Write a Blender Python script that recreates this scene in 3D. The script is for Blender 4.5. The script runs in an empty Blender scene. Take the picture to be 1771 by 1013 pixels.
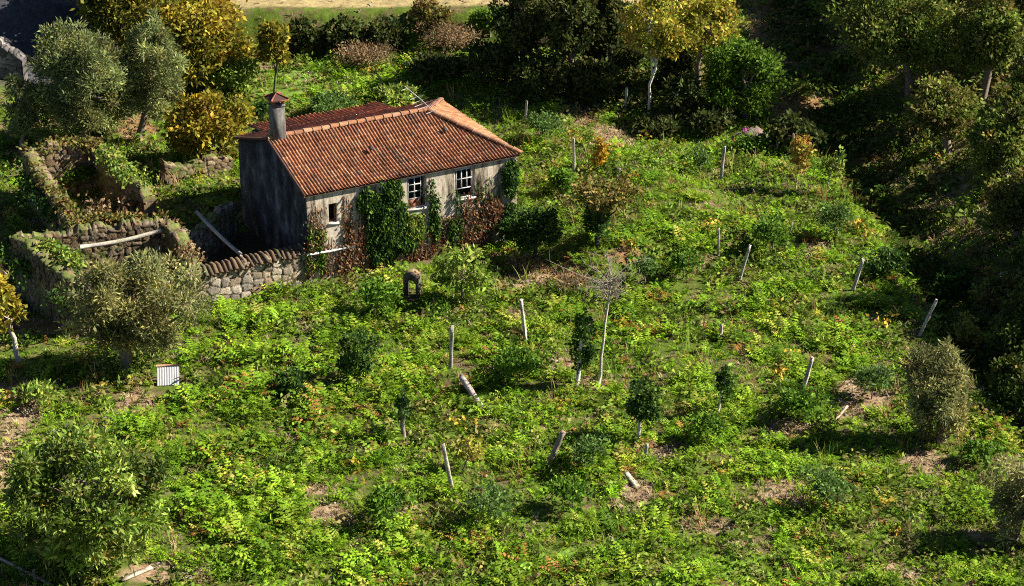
import bpy, math
import numpy as np
from mathutils import Vector

# ------------------------------------------------------------------ camera, world, sun, exposure
S = bpy.context.scene
TH = math.radians(24.5); F = 4123.0; H = 45.0
cam = bpy.data.cameras.new("camera"); camo = bpy.data.objects.new("camera", cam)
S.collection.objects.link(camo); S.camera = camo
camo.location = (0, 0, H); camo.rotation_euler = (math.pi/2 - TH, 0, 0)
cam.sensor_width = 36; cam.lens = F/1771*36; cam.clip_end = 3000; cam.clip_start = 1
S.render.resolution_x = 1024; S.render.resolution_y = 586
SUN_AZ, SUN_EL = math.radians(5), math.radians(37)
w = bpy.data.worlds.new("World"); S.world = w; w.use_nodes = True
nt = w.node_tree; bg = nt.nodes["Background"]
sky = nt.nodes.new("ShaderNodeTexSky"); sky.sky_type = 'NISHITA'; sky.sun_disc = False
sky.sun_elevation = SUN_EL; sky.sun_rotation = math.pi/2 - SUN_AZ; sky.altitude = 1200; sky.air_density = .6; sky.dust_density = .3
nt.links.new(sky.outputs[0], bg.inputs[0]); bg.inputs[1].default_value = 0.05
sl = bpy.data.lights.new("sun", 'SUN'); sl.energy = 5.0; sl.angle = math.radians(.5); sl.color = (1, .93, .82)
so = bpy.data.objects.new("sun", sl); S.collection.objects.link(so); so.location = (60, 100, 60)
sd = Vector((math.cos(SUN_AZ)*math.cos(SUN_EL), math.sin(SUN_AZ)*math.cos(SUN_EL), math.sin(SUN_EL)))
so.rotation_euler = sd.to_track_quat('Z', 'Y').to_euler()
S.view_settings.view_transform = 'Standard'; S.view_settings.look = 'None'
S.view_settings.exposure = 1.4; S.view_settings.gamma = 1
S.cycles.use_denoising = False
S.cycles.max_bounces = 5; S.cycles.diffuse_bounces = 1; S.cycles.glossy_bounces = 2
S.cycles.transmission_bounces = 3; S.cycles.transparent_max_bounces = 4
S.cycles.filter_width = 1.1
C = S.collection
rng = np.random.default_rng(7)

# ------------------------------------------------------------------ small maths
def sst(x): x = np.clip(x, 0, 1); return x*x*(3-2*x)
def _h(ix, iy, s):
    M_ = 0xffffffff; n = (ix.astype(np.int64)*0x9E3779B1 + s*0x632BE5AB) & M_
    n = ((n ^ (n >> 15))*0x2C1B3C6D) & M_; n = (n + iy.astype(np.int64)*0x85EBCA6B) & M_
    n = ((n ^ (n >> 13))*0x297A2D39) & M_; n = ((n ^ (n >> 16))*0x45D9F3B) & M_
    return ((n ^ (n >> 16)) & 0xffff)/65535.0
def vnoise(x, y, s=0):
    x = np.asarray(x, float); y = np.asarray(y, float)
    ix = np.floor(x); iy = np.floor(y); fx = sst(x-ix); fy = sst(y-iy)
    a = _h(ix, iy, s); b = _h(ix+1, iy, s); c = _h(ix, iy+1, s); d = _h(ix+1, iy+1, s)
    return (a*(1-fx)+b*fx)*(1-fy)+(c*(1-fx)+d*fx)*fy
def fbm(x, y, s=0, o=3):
    r = 0; a = .5; t = 0
    for k in range(o): r = r+a*vnoise(np.asarray(x)*2**k, np.asarray(y)*2**k, s+k*17); t += a; a *= .55
    return r/t
def voro(x, y, s=0):
    ix = np.floor(x); iy = np.floor(y); f1 = np.full(x.shape, 9.); f2 = f1.copy(); idd = np.zeros(x.shape)
    for dx in (-1, 0, 1):
        for dy in (-1, 0, 1):
            cx = ix+dx; cy = iy+dy
            px = cx+.15+.7*_h(cx, cy, s); py = cy+.15+.7*_h(cx, cy, s+5)
            d = np.hypot(x-px, y-py); idn = _h(cx, cy, s+9)
            m = d < f1
            f2 = np.where(m, f1, np.minimum(f2, d)); idd = np.where(m, idn, idd); f1 = np.where(m, d, f1)
    return f1, f2, idd

# field edge beside the stream (x as a function of y), and the terrain height
EY = [60, 73, 80, 88, 98, 107, 118, 125, 135, 150]
EX = [21.5, 20.9, 20.2, 19.0, 17.7, 16.8, 15.2, 14.5, 14.5, 15]
def zt(x, y):
    x = np.asarray(x, float); y = np.asarray(y, float)
    z = .35*(fbm(x*.22, y*.22, 3)-.5)
    d = x-np.interp(y, EY, EX)+.8*(fbm(x*.3+9, y*.3, 8)-.5)
    dep = 1.7*(1-sst((y-118)/8))
    z = z-dep*sst(d/2.2)
    z = z+np.minimum(3.5, np.maximum(0, d-3.4)*.42)*sst((d-3)/2)
    t = (x+.9)*.889+(y-97.6)*.457; e = -(x+.9)*.457+(y-97.6)*.889
    z = z+.75*sst(e/1.3+.5)*sst((t-3.9)/2.2)*(1-sst((e-14)/10))*(1-sst((t-13)/4))
    st = y-130.4-.04*x+.9*(fbm(x*.35, y*.1, 21)-.5)
    z = z+2.0*sst(st/2.4)*(1-sst((x-6)/8))+np.maximum(0, y-145)*.05
    z = z+1.2*sst((y-118)/12)*(1-sst((x-8)/10))*0.6
    lx = -24-x; z = z+np.clip(lx*.25, 0, 2.5)*sst((y-112)/10)
    return z
def ray(px, py):
    u = (px-885.5)/F; v = -(py-506.5)/F
    return np.array([u, math.cos(TH)+v*math.sin(TH), -math.sin(TH)+v*math.cos(TH)])
def at(px, py, h=0.0):
    """ground point (raised by h) seen at photo pixel"""
    d = ray(px, py); o = np.array([0, 0, H]); k0, k1 = 55., 400.
    ks = np.linspace(40, 260, 900); P = o+ks[:, None]*d
    f = P[:, 2]-h-zt(P[:, 0], P[:, 1]); i = int(np.argmax(f < 0)); a, b = ks[i-1], ks[i]
    for _ in range(30):
        m = (a+b)/2; p = o+m*d
        if p[2]-h-float(zt(p[0], p[1])) > 0: a = m
        else: b = m
    return o+b*d
def atY(px, py, Y):
    d = ray(px, py); return np.array([0, 0, H])+d*(Y/d[1])
def proj(x, y, z):
    fw = y*math.cos(TH)-(z-H)*math.sin(TH); up = y*math.sin(TH)+(z-H)*math.cos(TH)
    return 885.5+F*x/fw, 506.5-F*up/fw
def pxm(P): return F/(P[1]*math.cos(TH)-(P[2]-H)*math.sin(TH))

# ------------------------------------------------------------------ materials
def colmat(name, rough=.8, trans=0.0, spec=.25, bump=0.0, bscale=30, vary=0.0, vscale=8):
    m = bpy.data.materials.new(name); m.use_nodes = True; t = m.node_tree; n = t.nodes; L = t.links
    p = n["Principled BSDF"]; out = n["Material Output"]
    a = n.new("ShaderNodeAttribute"); a.attribute_name = "col"; col = a.outputs["Color"]
    p.inputs["Roughness"].default_value = rough; p.inputs["Specular IOR Level"].default_value = spec
    if vary or bump:
        tc = n.new("ShaderNodeTexCoord")
    if vary:
        nz = n.new("ShaderNodeTexNoise"); nz.inputs["Scale"].default_value = vscale; nz.inputs["Detail"].default_value = 6
        nz.inputs["Roughness"].default_value = .7
        L.new(tc.outputs["Object"], nz.inputs["Vector"])
        mr = n.new("ShaderNodeMapRange"); mr.inputs[1].default_value = .3; mr.inputs[2].default_value = .7
        mr.inputs[3].default_value = 1-vary; mr.inputs[4].default_value = 1+vary
        L.new(nz.outputs[0], mr.inputs[0])
        mx = n.new("ShaderNodeVectorMath"); mx.operation = 'MULTIPLY'
        L.new(col, mx.inputs[0]); L.new(mr.outputs[0], mx.inputs[1]); col = mx.outputs[0]
    L.new(col, p.inputs["Base Color"])
    if bump:
        nb = n.new("ShaderNodeTexNoise"); nb.inputs["Scale"].default_value = bscale; nb.inputs["Detail"].default_value = 5
        L.new(tc.outputs["Object"], nb.inputs["Vector"])
        bp = n.new("ShaderNodeBump"); bp.inputs["Strength"].default_value = bump; bp.inputs["Distance"].default_value = .05
        L.new(nb.outputs[0], bp.inputs["Height"]); L.new(bp.outputs[0], p.inputs["Normal"])
    if trans:
        tr = n.new("ShaderNodeBsdfTranslucent"); mx2 = n.new("ShaderNodeMixShader"); mx2.inputs[0].default_value = trans
        L.new(col, tr.inputs[0]); L.new(p.outputs[0], mx2.inputs[1]); L.new(tr.outputs[0], mx2.inputs[2])
        L.new(mx2.outputs[0], out.inputs["Surface"])
    return m
M = dict(
    leaf=colmat("foliage", .6, .3, .08), gloss=colmat("glossy_foliage", .45, .3, .15),
    bark=colmat("bark", .9, 0, .1, .6, 18, .35, 10), ground=colmat("soil", .95, 0, .05, .7, 9, .45, 3.5),
    stone=colmat("rubble_stone", .9, 0, .15, .5, 14, .35, 7), tile=colmat("clay_tile", .8, 0, .2, .2, 20, .35, 5),
    granite=colmat("granite", .85, 0, .2, .6, 18, .6, 5), wood=colmat("weathered_wood", .85, 0, .15, .4, 22, .3, 9),
    metal=colmat("zinc_sheet", .45, 0, .5, .1, 20, .15, 6), paint=colmat("chipped_paint", .6, 0, .3, .1, 30, .12, 14))

def plaster(name, pale, mid, dark, lo, hi, st=(2.2, 2.2, .45)):
    m = bpy.data.materials.new(name); m.use_nodes = True; t = m.node_tree; n = t.nodes; L = t.links
    p = n["Principled BSDF"]; p.inputs["Roughness"].default_value = .92; p.inputs["Specular IOR Level"].default_value = .1
    tc = n.new("ShaderNodeTexCoord")
    mp = n.new("ShaderNodeMapping"); mp.inputs["Scale"].default_value = st
    L.new(tc.outputs["Object"], mp.inputs[0])
    a = n.new("ShaderNodeTexNoise"); a.inputs["Scale"].default_value = 1.1; a.inputs["Detail"].default_value = 8; a.inputs["Roughness"].default_value = .68
    L.new(mp.outputs[0], a.inputs["Vector"])
    r = n.new("ShaderNodeValToRGB"); e = r.color_ramp.elements
    e[0].position = lo; e[0].color = (*dark, 1); e[1].position = hi; e[1].color = (*pale, 1)
    k = r.color_ramp.elements.new((lo+hi)/2); k.color = (*mid, 1)
    L.new(a.outputs[0], r.inputs[0])
    b = n.new("ShaderNodeTexNoise"); b.inputs["Scale"].default_value = 6; b.inputs["Detail"].default_value = 8; b.inputs["Roughness"].default_value = .75
    L.new(tc.outputs["Object"], b.inputs["Vector"])
    mr = n.new("ShaderNodeMapRange"); mr.inputs[1].default_value = .3; mr.inputs[2].default_value = .65; mr.inputs[3].default_value = .6; mr.inputs[4].default_value = 1.12
    L.new(b.outputs[0], mr.inputs[0])
    mx = n.new("ShaderNodeVectorMath"); mx.operation = 'MULTIPLY'
    L.new(r.outputs[0], mx.inputs[0]); L.new(mr.outputs[0], mx.inputs[1]); L.new(mx.outputs[0], p.inputs["Base Color"])
    bp = n.new("ShaderNodeBump"); bp.inputs["Strength"].default_value = .5; bp.inputs["Distance"].default_value = .04
    L.new(b.outputs[0], bp.inputs["Height"]); L.new(bp.outputs[0], p.inputs["Normal"])
    return m
M['plaster'] = plaster("old_lime_plaster", (.60, .515, .40), (.40, .33, .24), (.11, .09, .065), .38, .57, (2.6, 2.6, .5))
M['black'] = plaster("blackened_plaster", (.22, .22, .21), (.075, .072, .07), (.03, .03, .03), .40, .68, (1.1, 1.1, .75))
M['concrete'] = plaster("chimney_render", (.25, .23, .205), (.15, .14, .125), (.06, .055, .05), .34, .64)

# ------------------------------------------------------------------ mesh accumulation
class Acc:
    def __init__(s): s.v = []; s.q = []; s.c = []; s.n = 0
    def add(s, v, q, c):
        v = np.asarray(v, float).reshape(-1, 3); q = np.asarray(q, np.int64).reshape(-1, 4)
        c = np.asarray(c, float)
        if c.ndim == 1: c = np.tile(c, (len(q), 1))
        s.v.append(v); s.q.append(q+s.n); s.c.append(c[:, :3]); s.n += len(v)
    def leaves(s, c, d, l, wd, col, rg, droop=.15):
        """rhombic leaves: c centres, d directions"""
        n = len(c)
        if n == 0: return
        d = d/np.maximum(np.linalg.norm(d, axis=1, keepdims=True), 1e-6)
        r = rg.normal(size=(n, 3)); r[:, 2] *= .6
        wv = np.cross(d, r); wv /= np.maximum(np.linalg.norm(wv, axis=1, keepdims=True), 1e-6)
        l = np.broadcast_to(l, (n,))[:, None]; wd = np.broadcast_to(wd, (n,))[:, None]
        t = c+d*l; t[:, 2] -= droop*l[:, 0]
        m = c+d*l*.45
        V = np.stack([c, m+wv*wd*.5, t, m-wv*wd*.5], 1).reshape(-1, 3)
        s.add(V, np.arange(4*n).reshape(-1, 4), col)
    def tube(s, pts, rad, col, n=6, cap=True, rg=None):
        pts = np.asarray(pts, float); rad = np.broadcast_to(rad, (len(pts),)); k = len(pts)
        tg = np.gradient(pts, axis=0); tg /= np.maximum(np.linalg.norm(tg, axis=1, keepdims=True), 1e-9)
        up = np.array([0, 0, 1.]) if abs(tg[0, 2]) < .8 else np.array([1., 0, 0])
        a = np.cross(tg, up); a /= np.linalg.norm(a, axis=1, keepdims=True); b = np.cross(tg, a)
        th = np.arange(n)/n*2*math.pi
        V = pts[:, None]+rad[:, None, None]*(a[:, None]*np.cos(th)[None, :, None]+b[:, None]*np.sin(th)[None, :, None])
        i = np.arange(k-1)[:, None]*n; j = np.arange(n)[None]; j2 = (j+1) % n
        q = np.stack([i+j, i+n+j, i+n+j2, i+j2], -1).reshape(-1, 4)
        if cap and n == 6:
            o = (k-1)*n; q = np.vstack([q, [[o, o+1, o+2, o+3], [o, o+3, o+4, o+5], [3, 2, 1, 0], [5, 4, 3, 0]]])
        s.add(V.reshape(-1, 3), q, col)
    def box(s, lo, hi, col, M3=None, o=(0, 0, 0)):
        x0, y0, z0 = lo; x1, y1, z1 = hi
        v = np.array([[x0, y0, z0], [x1, y0, z0], [x1, y1, z0], [x0, y1, z0], [x0, y0, z1], [x1, y0, z1], [x1, y1, z1], [x0, y1, z1]], float)
        if M3 is not None: v = v@np.asarray(M3).T
        q = [[0, 3, 2, 1], [4, 5, 6, 7], [0, 1, 5, 4], [1, 2, 6, 5], [2, 3, 7, 6], [3, 0, 4, 7]]
        s.add(v+np.asarray(o), q, col)
    def build(s, name, mat, parent=None, base=None, smooth=False):
        V = np.concatenate(s.v); Q = np.concatenate(s.q).astype(np.int32); K = np.concatenate(s.c)
        if base is not None: V = V-np.asarray(base)
        me = bpy.data.meshes.new(name)
        me.vertices.add(len(V)); me.vertices.foreach_set("co", V.astype(np.float32).ravel())
        me.loops.add(Q.size); me.loops.foreach_set("vertex_index", Q.ravel())
        me.polygons.add(len(Q)); me.polygons.foreach_set("loop_start", (np.arange(len(Q))*4).astype(np.int32))
        me.polygons.foreach_set("loop_total", np.full(len(Q), 4, np.int32))
        if smooth: me.polygons.foreach_set("use_smooth", np.ones(len(Q), bool))
        at_ = me.attributes.new("col", 'FLOAT_COLOR', 'FACE')
        at_.data.foreach_set("color", np.hstack([np.clip(K, 0, 1), np.ones((len(K), 1))]).astype(np.float32).ravel())
        me.update(calc_edges=True); me.materials.append(mat)
        o = bpy.data.objects.new(name, me); C.objects.link(o)
        if parent is not None: o.parent = parent
        elif base is not None: o.location = base
        return o
def thing(name, label, cat, loc, group=None, rz=0):
    o = bpy.data.objects.new(name, None); C.objects.link(o); o.location = loc; o.rotation_euler = (0, 0, rz)
    o.empty_display_size = .3
    tag(o, label, cat, group); return o
def tag(o, label, cat, group=None):
    o['label'] = label; o['category'] = cat
    if group: o['group'] = group
    return o
def jit(col, n, rg, a=.25, b=.08):
    col = np.asarray(col, float)
    if col.ndim == 1: col = np.tile(col, (n, 1))
    k = 1+a*(rg.random((n, 1))*2-1); return np.clip(col*k*(1+b*(rg.random((n, 3))*2-1)), 0, 1)
def pick(pal, n, rg, wts=None):
    pal = np.asarray(pal, float); return pal[rg.choice(len(pal), n, p=None if wts is None else np.asarray(wts)/np.sum(wts))]

# ------------------------------------------------------------------ ground
def ell(px, py, pts):
    m = np.zeros(np.shape(px)); wob = fbm(px/22., py/9., 88, 4)
    px = px+70*(fbm(px/60., py/25., 86)-.5); py = py+30*(fbm(px/60.+9, py/25., 87)-.5)
    for (cx, cy, rx, ry) in pts: m = np.maximum(m, 1-sst(np.hypot((px-cx)/(rx*.85), (py-cy)/(ry*.85))-.45))
    return sst((m*1.28-wob)/.35)*(m > 0)
BARE = [(385, 620, 48, 16), (655, 778, 45, 16), (560, 895, 50, 22), (285, 990, 110, 22), (20, 700, 60, 60), (10, 800, 30, 70), (240, 700, 50, 16),
        (1090, 855, 45, 40), (1350, 850, 70, 30), (1555, 985, 45, 26), (1710, 928, 28, 14), (1220, 905, 60, 22), (1480, 700, 50, 24), (1590, 800, 60, 26),
        (1130, 780, 50, 14), (970, 630, 35, 12), (1015, 662, 40, 9), (1060, 230, 50, 22), (1010, 180, 60, 30), (900, 490, 60, 24), (1220, 455, 40, 18), (1410, 430, 30, 20),
        (600, 110, 30, 10), (520, 140, 40, 9), (460, 118, 30, 12), (560, 850, 30, 14), (500, 760, 30, 12), (910, 540, 40, 14), (1270, 940, 40, 12), (860, 735, 40, 10),
        (1470, 670, 40, 14), (1520, 690, 30, 20), (320, 870, 40, 8), (690, 880, 30, 14), (870, 575, 30, 8), (1010, 560, 20, 8), (1390, 740, 60, 16)]
LUSH = [(1180, 275, 80, 26), (850, 675, 60, 14), (1020, 960, 60, 22), (560, 130, 120, 28), (1440, 560, 60, 40), (1280, 975, 60, 30), (700, 130, 50, 14), (480, 165, 60, 20)]
LITTER = [(235, 220, 50, 40), (1250, 520, 10, 5), (60, 565, 60, 12), (1000, 200, 60, 26), (960, 470, 50, 24), (1070, 440, 50, 14), (1375, 90, 110, 190), (1330, 30, 90, 60)]
SHADE_TINT = [(430, 400, 150, 80), (200, 420, 120, 60), (200, 320, 90, 60), (60, 480, 80, 90), (960, 130, 160, 90), (1360, 330, 40, 60)]  # soil painted near-black here to deepen the shade of walls and trees
def core(a, b, st, far):
    c = np.arange(a, b+1e-6, st); e = np.array([1, 3, 7, 15, 30, 60, 120, 250, 600.])
    return np.concatenate([a-e[::-1], c, b+far*e/1.0])
xs = core(-36, 40, .2, 1); ys = core(66, 152, .2, 1)
X, Y = np.meshgrid(xs, ys); Z = zt(X, Y); Z = np.where((np.abs(X) > 70), np.minimum(Z, 7), Z)
xc, yc, zc = X, Y, Z
pu, pv = proj(xc, yc, zc)
soil = np.array([.13, .09, .05]); moss = np.array([.075, .11, .016]); straw = np.array([.30, .235, .11]); grey = np.array([.06, .06, .065]); lit = np.array([.25, .14, .06])
n1 = fbm(xc*.5, yc*.5, 31); n2 = fbm(xc*1.7, yc*1.7, 37, 4)
mk = lambda a: np.clip(a, 0, 1)[..., None]
col = moss*(1-mk((n2-.50)*5))+soil*mk((n2-.50)*5)
col = col*(1-mk(ell(pu, pv, BARE)))+np.array([.27, .19, .11])*mk(ell(pu, pv, BARE))
col = col*(1-mk(ell(pu, pv, LITTER)*.9))+lit*mk(ell(pu, pv, LITTER)*.9)
shd = ell(pu, pv, SHADE_TINT)*.9; col = col*(1-mk(shd))+np.array([.05, .038, .025])*mk(shd)
lw = ell(pu, pv, LUSH); col = col*(1-mk(lw))+np.array([.12, .20, .03])*mk(lw)
sf = sst((yc-132.9-.04*xc)/.6)*(1-sst((xc-7)/5))*sst((xc+21)/4); col = col*(1-mk(sf))+straw*mk(sf)
gf = sst((-21.5-xc)/2)*sst((yc-122)/3); col = col*(1-mk(gf))+grey*mk(gf)  # grey ground, its colour lowered so the corner looks shaded
rb = sst((xc-np.interp(yc, EY, EX)-2.5)/2); col = col*(1-mk(rb))+(np.array([.24, .19, .08])*mk((n2-.3)*3)+np.array([.10, .10, .03])*(1-mk((n2-.3)*3)))*mk(rb)
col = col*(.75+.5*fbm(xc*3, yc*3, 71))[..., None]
grey3 = np.array([.2, .2, .2]); g = Acc(); nx = len(xs); i, j = np.meshgrid(np.arange(len(ys)-1), np.arange(nx-1), indexing='ij')
q = np.stack([i*nx+j, i*nx+j+1, (i+1)*nx+j+1, (i+1)*nx+j], -1).reshape(-1, 4)
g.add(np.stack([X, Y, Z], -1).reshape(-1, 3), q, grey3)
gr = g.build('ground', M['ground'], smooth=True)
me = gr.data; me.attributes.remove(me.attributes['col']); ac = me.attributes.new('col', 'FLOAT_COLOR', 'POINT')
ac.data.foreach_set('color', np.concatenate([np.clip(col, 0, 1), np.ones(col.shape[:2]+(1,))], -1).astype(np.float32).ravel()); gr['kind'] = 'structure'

# ------------------------------------------------------------------ the farmhouse
HX, HY, HA, HL, HW, HE, HR, HIP = -9.3, 99.62, .49, 11.08, 8.5, 4.4, 1.36, 2.87
hl = np.array([math.cos(HA), math.sin(HA), 0]); hw = np.array([-math.sin(HA), math.cos(HA), 0])
FV = .17                                                     # front wall plane, behind the eave
def wl(px, py, v=FV):
    """local (u, z) on the front wall seen at a photo pixel"""
    o = np.array([HX, HY, 0])+hw*v; d = ray(px, py); k = (o-np.array([0, 0, H]))@hw/(d@hw)
    p = np.array([0, 0, H])+k*d-o; return p@hl, p[2]
house = thing('stone_house', 'old plastered farmhouse with an orange clay tile roof and creepers on its front', 'house', (HX, HY, 0), rz=HA)
def rect(a, b): (u0, z1), (u1, z0) = wl(*a), wl(*b); return u0, u1, z0, z1
wins = [rect((568, 353), (584, 383)), rect((704, 308), (733, 352)), rect((786, 294), (817, 331))]
wins[1] = (wins[1][0], wins[1][0]+1.0, wins[1][2]-.15, wins[1][3]); wins[2] = (wins[2][0], wins[2][0]+1.05, wins[2][2]-.25, wins[2][3])
def wall_mesh(acc, u0, u1, z0, z1, v0, v1, holes, col):
    us = sorted({u0, u1, *[h[0] for h in holes], *[h[1] for h in holes]}); zs = sorted({z0, z1, *[h[2] for h in holes], *[h[3] for h in holes]})
    for a, b in zip(us[:-1], us[1:]):
        for c, d in zip(zs[:-1], zs[1:]):
            if any(h[0] <= (a+b)/2 <= h[1] and h[2] <= (c+d)/2 <= h[3] for h in holes): continue
            acc.add([[a, v0, c], [b, v0, c], [b, v0, d], [a, v0, d], [a, v1, c], [b, v1, c], [b, v1, d], [a, v1, d]], [[0, 1, 2, 3], [7, 6, 5, 4]], col)
    for h in holes:
        a, b, c, d = h
        acc.add([[a, v0, c], [b, v0, c], [b, v0, d], [a, v0, d], [a, v1, c], [b, v1, c], [b, v1, d], [a, v1, d]],
                [[0, 4, 5, 1], [1, 5, 6, 2], [2, 6, 7, 3], [3, 7, 4, 0]], col)
    acc.add([[u0, v0, z0], [u1, v0, z0], [u1, v0, z1], [u0, v0, z1], [u0, v1, z0], [u1, v1, z0], [u1, v1, z1], [u0, v1, z1]],
            [[0, 3, 7, 4], [1, 5, 6, 2], [3, 2, 6, 7]], col)
grey_ = (.5, .5, .5)
RE = HE-.10                                                   # wall top just under the tiles
a = Acc(); wall_mesh(a, .1, HL-.2, -.8, RE, FV, FV+.5, wins, grey_); a.build('wall', M['plaster'], house)['label'] = 'dirty pale plaster front wall'
WB = HW-.17                                                   # rear wall plane
a = Acc(); wall_mesh(a, .1, HL-.2, -.8, RE-.002, WB-.5, WB, [], grey_); a.build('wall', M['plaster'], house)
pit = HR/(HW/2)
a = Acc()                                                     # gable wall
gv = [FV+.003, HW/2, WB-.003]
def gab(u): return [[u, gv[0], -.8], [u, gv[2], -.8], [u, gv[2], RE], [u, gv[1], HE+HR-.16], [u, gv[0], RE]]
V = gab(.097)+gab(.55); a.add(V+[[.097, gv[1], -.8], [.55, gv[1], -.8]], [[0, 10, 3, 4], [10, 1, 2, 3], [5, 9, 8, 11], [11, 8, 7, 6], [3, 2, 7, 8], [4, 3, 8, 9], [0, 4, 9, 5], [1, 6, 7, 2]], grey_)
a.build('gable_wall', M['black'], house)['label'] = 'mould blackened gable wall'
a = Acc(); wall_mesh(a, FV+.5, WB-.5, -.8, RE-.002, 0, .5, [], grey_)
vv = a.v; a.v = [np.stack([HL-.203-x[:, 1], x[:, 0], x[:, 2]], 1) for x in vv]; a.build('wall', M['plaster'], house)

# windows
def window(h, frame_c, panes, part):
    u0, u1, z0, z1 = h; v = FV+part['rec']
    a = Acc(); t = .06
    for lo, hi in (((u0, v, z0), (u0+t, v+.06, z1)), ((u1-t, v, z0), (u1, v+.06, z1)), ((u0+t, v, z1-t), (u1-t, v+.06, z1)), ((u0+t, v, z0), (u1-t, v+.06, z0+t))):
        a.box(lo, hi, frame_c)
    f = a.build('window', M['paint'], house)
    if panes:
        a = Acc(); nu, nz = panes; A, B = u0+t+.002, u1-t-.002; c, d = part.get('z', (z0+t+.002, z1-t-.002)); A, B = part.get('u', (A, B))
        for k in range(nu+1):
            x = A+(B-A)*k/nu; a.box((x-.022 if k else x, v-.02, c), (x+.022 if k < nu else x, v+.025, d), frame_c)
        for k in range(nz+1):
            z = c+(d-c)*k/nz; a.box((A, v-.024, z-.02), (B, v+.021, z+.02), frame_c)
        a.build('sash', M['paint'], f)
    a = Acc(); a.box((u0-.05, FV-.07, z0-.09), (u1+.05, FV+.3, z0-.003), (.62, .58, .5)); a.build('sill', M['paint'], f)
    a = Acc(); a.box((u0+.003, FV+.46, z0+.003), (u1-.003, FV+.48, z1-.003), (.012, .012, .014)); a.build('pane', M['paint'], f)
W1, W2 = wins[1], wins[2]
window(wins[0], (.16, .07, .04), None, dict(rec=.16))
window(W1, (.52, .51, .49), (2, 3), dict(rec=.05, u=(W1[0]+.05, W1[0]+.72), z=(W1[2]+.5, W1[3]-.05)))
a = Acc(); a.box((W1[0]+.08, FV+.04, W1[2]+.07), (W1[0]+.42, FV+.1, W1[2]+.46), (.24, .10, .06)); a.box((W1[0]+.44, FV+.04, W1[2]+.07), (W1[0]+.72, FV+.1, W1[2]+.46), (.24, .10, .06)); a.build('shutter', M['wood'], house)
window(W2, (.52, .51, .49), (3, 2), dict(rec=.05, u=(W2[0]+.1, W2[1]-.12), z=(W2[2]+.5, W2[3]-.05)))

# clay tile roof: real corrugated slopes with stepped courses
def slope(acc, O, U, V, Lu, Lv, vlim, pitch, course, pal, wts, rg, amp=.045, sag=0.0, m=8):
    U = np.asarray(U, float); V = np.asarray(V, float); N = np.cross(U, V); N /= np.linalg.norm(N)
    nc = max(1, round(Lu/pitch)); p = Lu/nc; u = np.linspace(0, Lu, nc*m+1); lo, hi = vlim(u)
    nk = math.ceil(Lv/course); rows = []; offs = []
    for k in range(nk): rows += [k*course, (k+1)*course-.012]; offs += [.03, 0]
    rows = np.array(rows); offs = np.array(offs)
    ci = np.minimum((u/p).astype(int), nc-1); tj = rg.normal(0, .006, (nc, nk))
    VV = np.clip(rows[:, None], lo[None], hi[None])
    hgt = amp*np.cos(2*math.pi*(u/p-.5))[None]*np.ones((len(rows), 1))+offs[:, None]+np.repeat(tj[ci].T, 2, 0)
    sg = sag*np.sin(math.pi*np.clip(u/Lu, 0, 1))[None]*np.sin(math.pi*np.clip(VV/Lv, 0, 1)) + .05*(fbm(u[None]*.5+VV*0, VV*.6, 91)-.5)
    P = np.asarray(O)+u[None, :, None]*U+VV[..., None]*V+(hgt-sg)[..., None]*N
    n = len(u); i, j = np.meshgrid(np.arange(len(rows)-1), np.arange(n-1), indexing='ij')
    q = np.stack([i*n+j, i*n+j+1, (i+1)*n+j+1, (i+1)*n+j], -1)
    tc = jit(pick(pal, nc*nk, rg, wts), nc*nk, rg, .18, .06).reshape(nc, nk, 3)
    blot = fbm((u[:-1])[None]*.9+VV[:-1, :-1]*0, VV[:-1, :-1]*.9+3, 55)[..., None]*.7+.3*fbm((u[:-1])[None]*2.6+VV[:-1, :-1]*0, VV[:-1, :-1]*.5+3, 57)[..., None]
    cc = tc[np.minimum(((u[:-1]+1e-6)/p).astype(int), nc-1)][:, np.minimum(np.arange(len(rows)-1)//2, nk-1)].transpose(1, 0, 2)*(.44+.88*blot)
    keep = (VV[1:, 1:]-VV[:-1, :-1] > 1e-5) | (VV[1:, :-1]-VV[:-1, 1:] > 1e-5) | ((i % 2 == 1) & (VV[1:, 1:] < hi[None, 1:]-1e-4))
    acc.add(P.reshape(-1, 3), q[keep], cc[keep])
rp = [(.285, .118, .056), (.32, .145, .07), (.235, .094, .048), (.20, .10, .062), (.33, .18, .10), (.14, .08, .055)]; rw = [5, 4, 4, 2, 1.2, .5]
sp = math.hypot(HW/2, HR); ev = np.array([0, HW/2, HR])/sp
a = Acc(); rg = np.random.default_rng(3)
slope(a, (0, 0, HE), (1, 0, 0), ev, HL, sp, lambda u: (np.zeros_like(u), np.where(u > HL-HIP, (HL-u)/HIP, 1)*sp), .165, .36, rp, rw, rg, .036, .16)
er = np.array([0, -HW/2, HR])/sp; dk = [(.44, .15, .07), (.36, .12, .06), (.50, .2, .09), (.22, .10, .06)]
slope(a, (HL, HW, HE), (-1, 0, 0), er, HL, sp, lambda u: (np.zeros_like(u), np.where(u < HIP, u/HIP, 1)*sp), .23, .4, dk, [4, 4, 2, 2], rg, .055, .12)
hp = math.hypot(HIP, HR); eh = np.array([-HIP, 0, HR])/hp
slope(a, (HL, 0, HE), (0, 1, 0), eh, HW, hp, lambda u: (np.zeros_like(u), (1-np.abs(2*u/HW-1))*hp), .19, .36, [(.29, .135, .06), (.33, .17, .085), (.24, .105, .05)], [4, 3, 2], rg, .03, .05)
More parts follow.
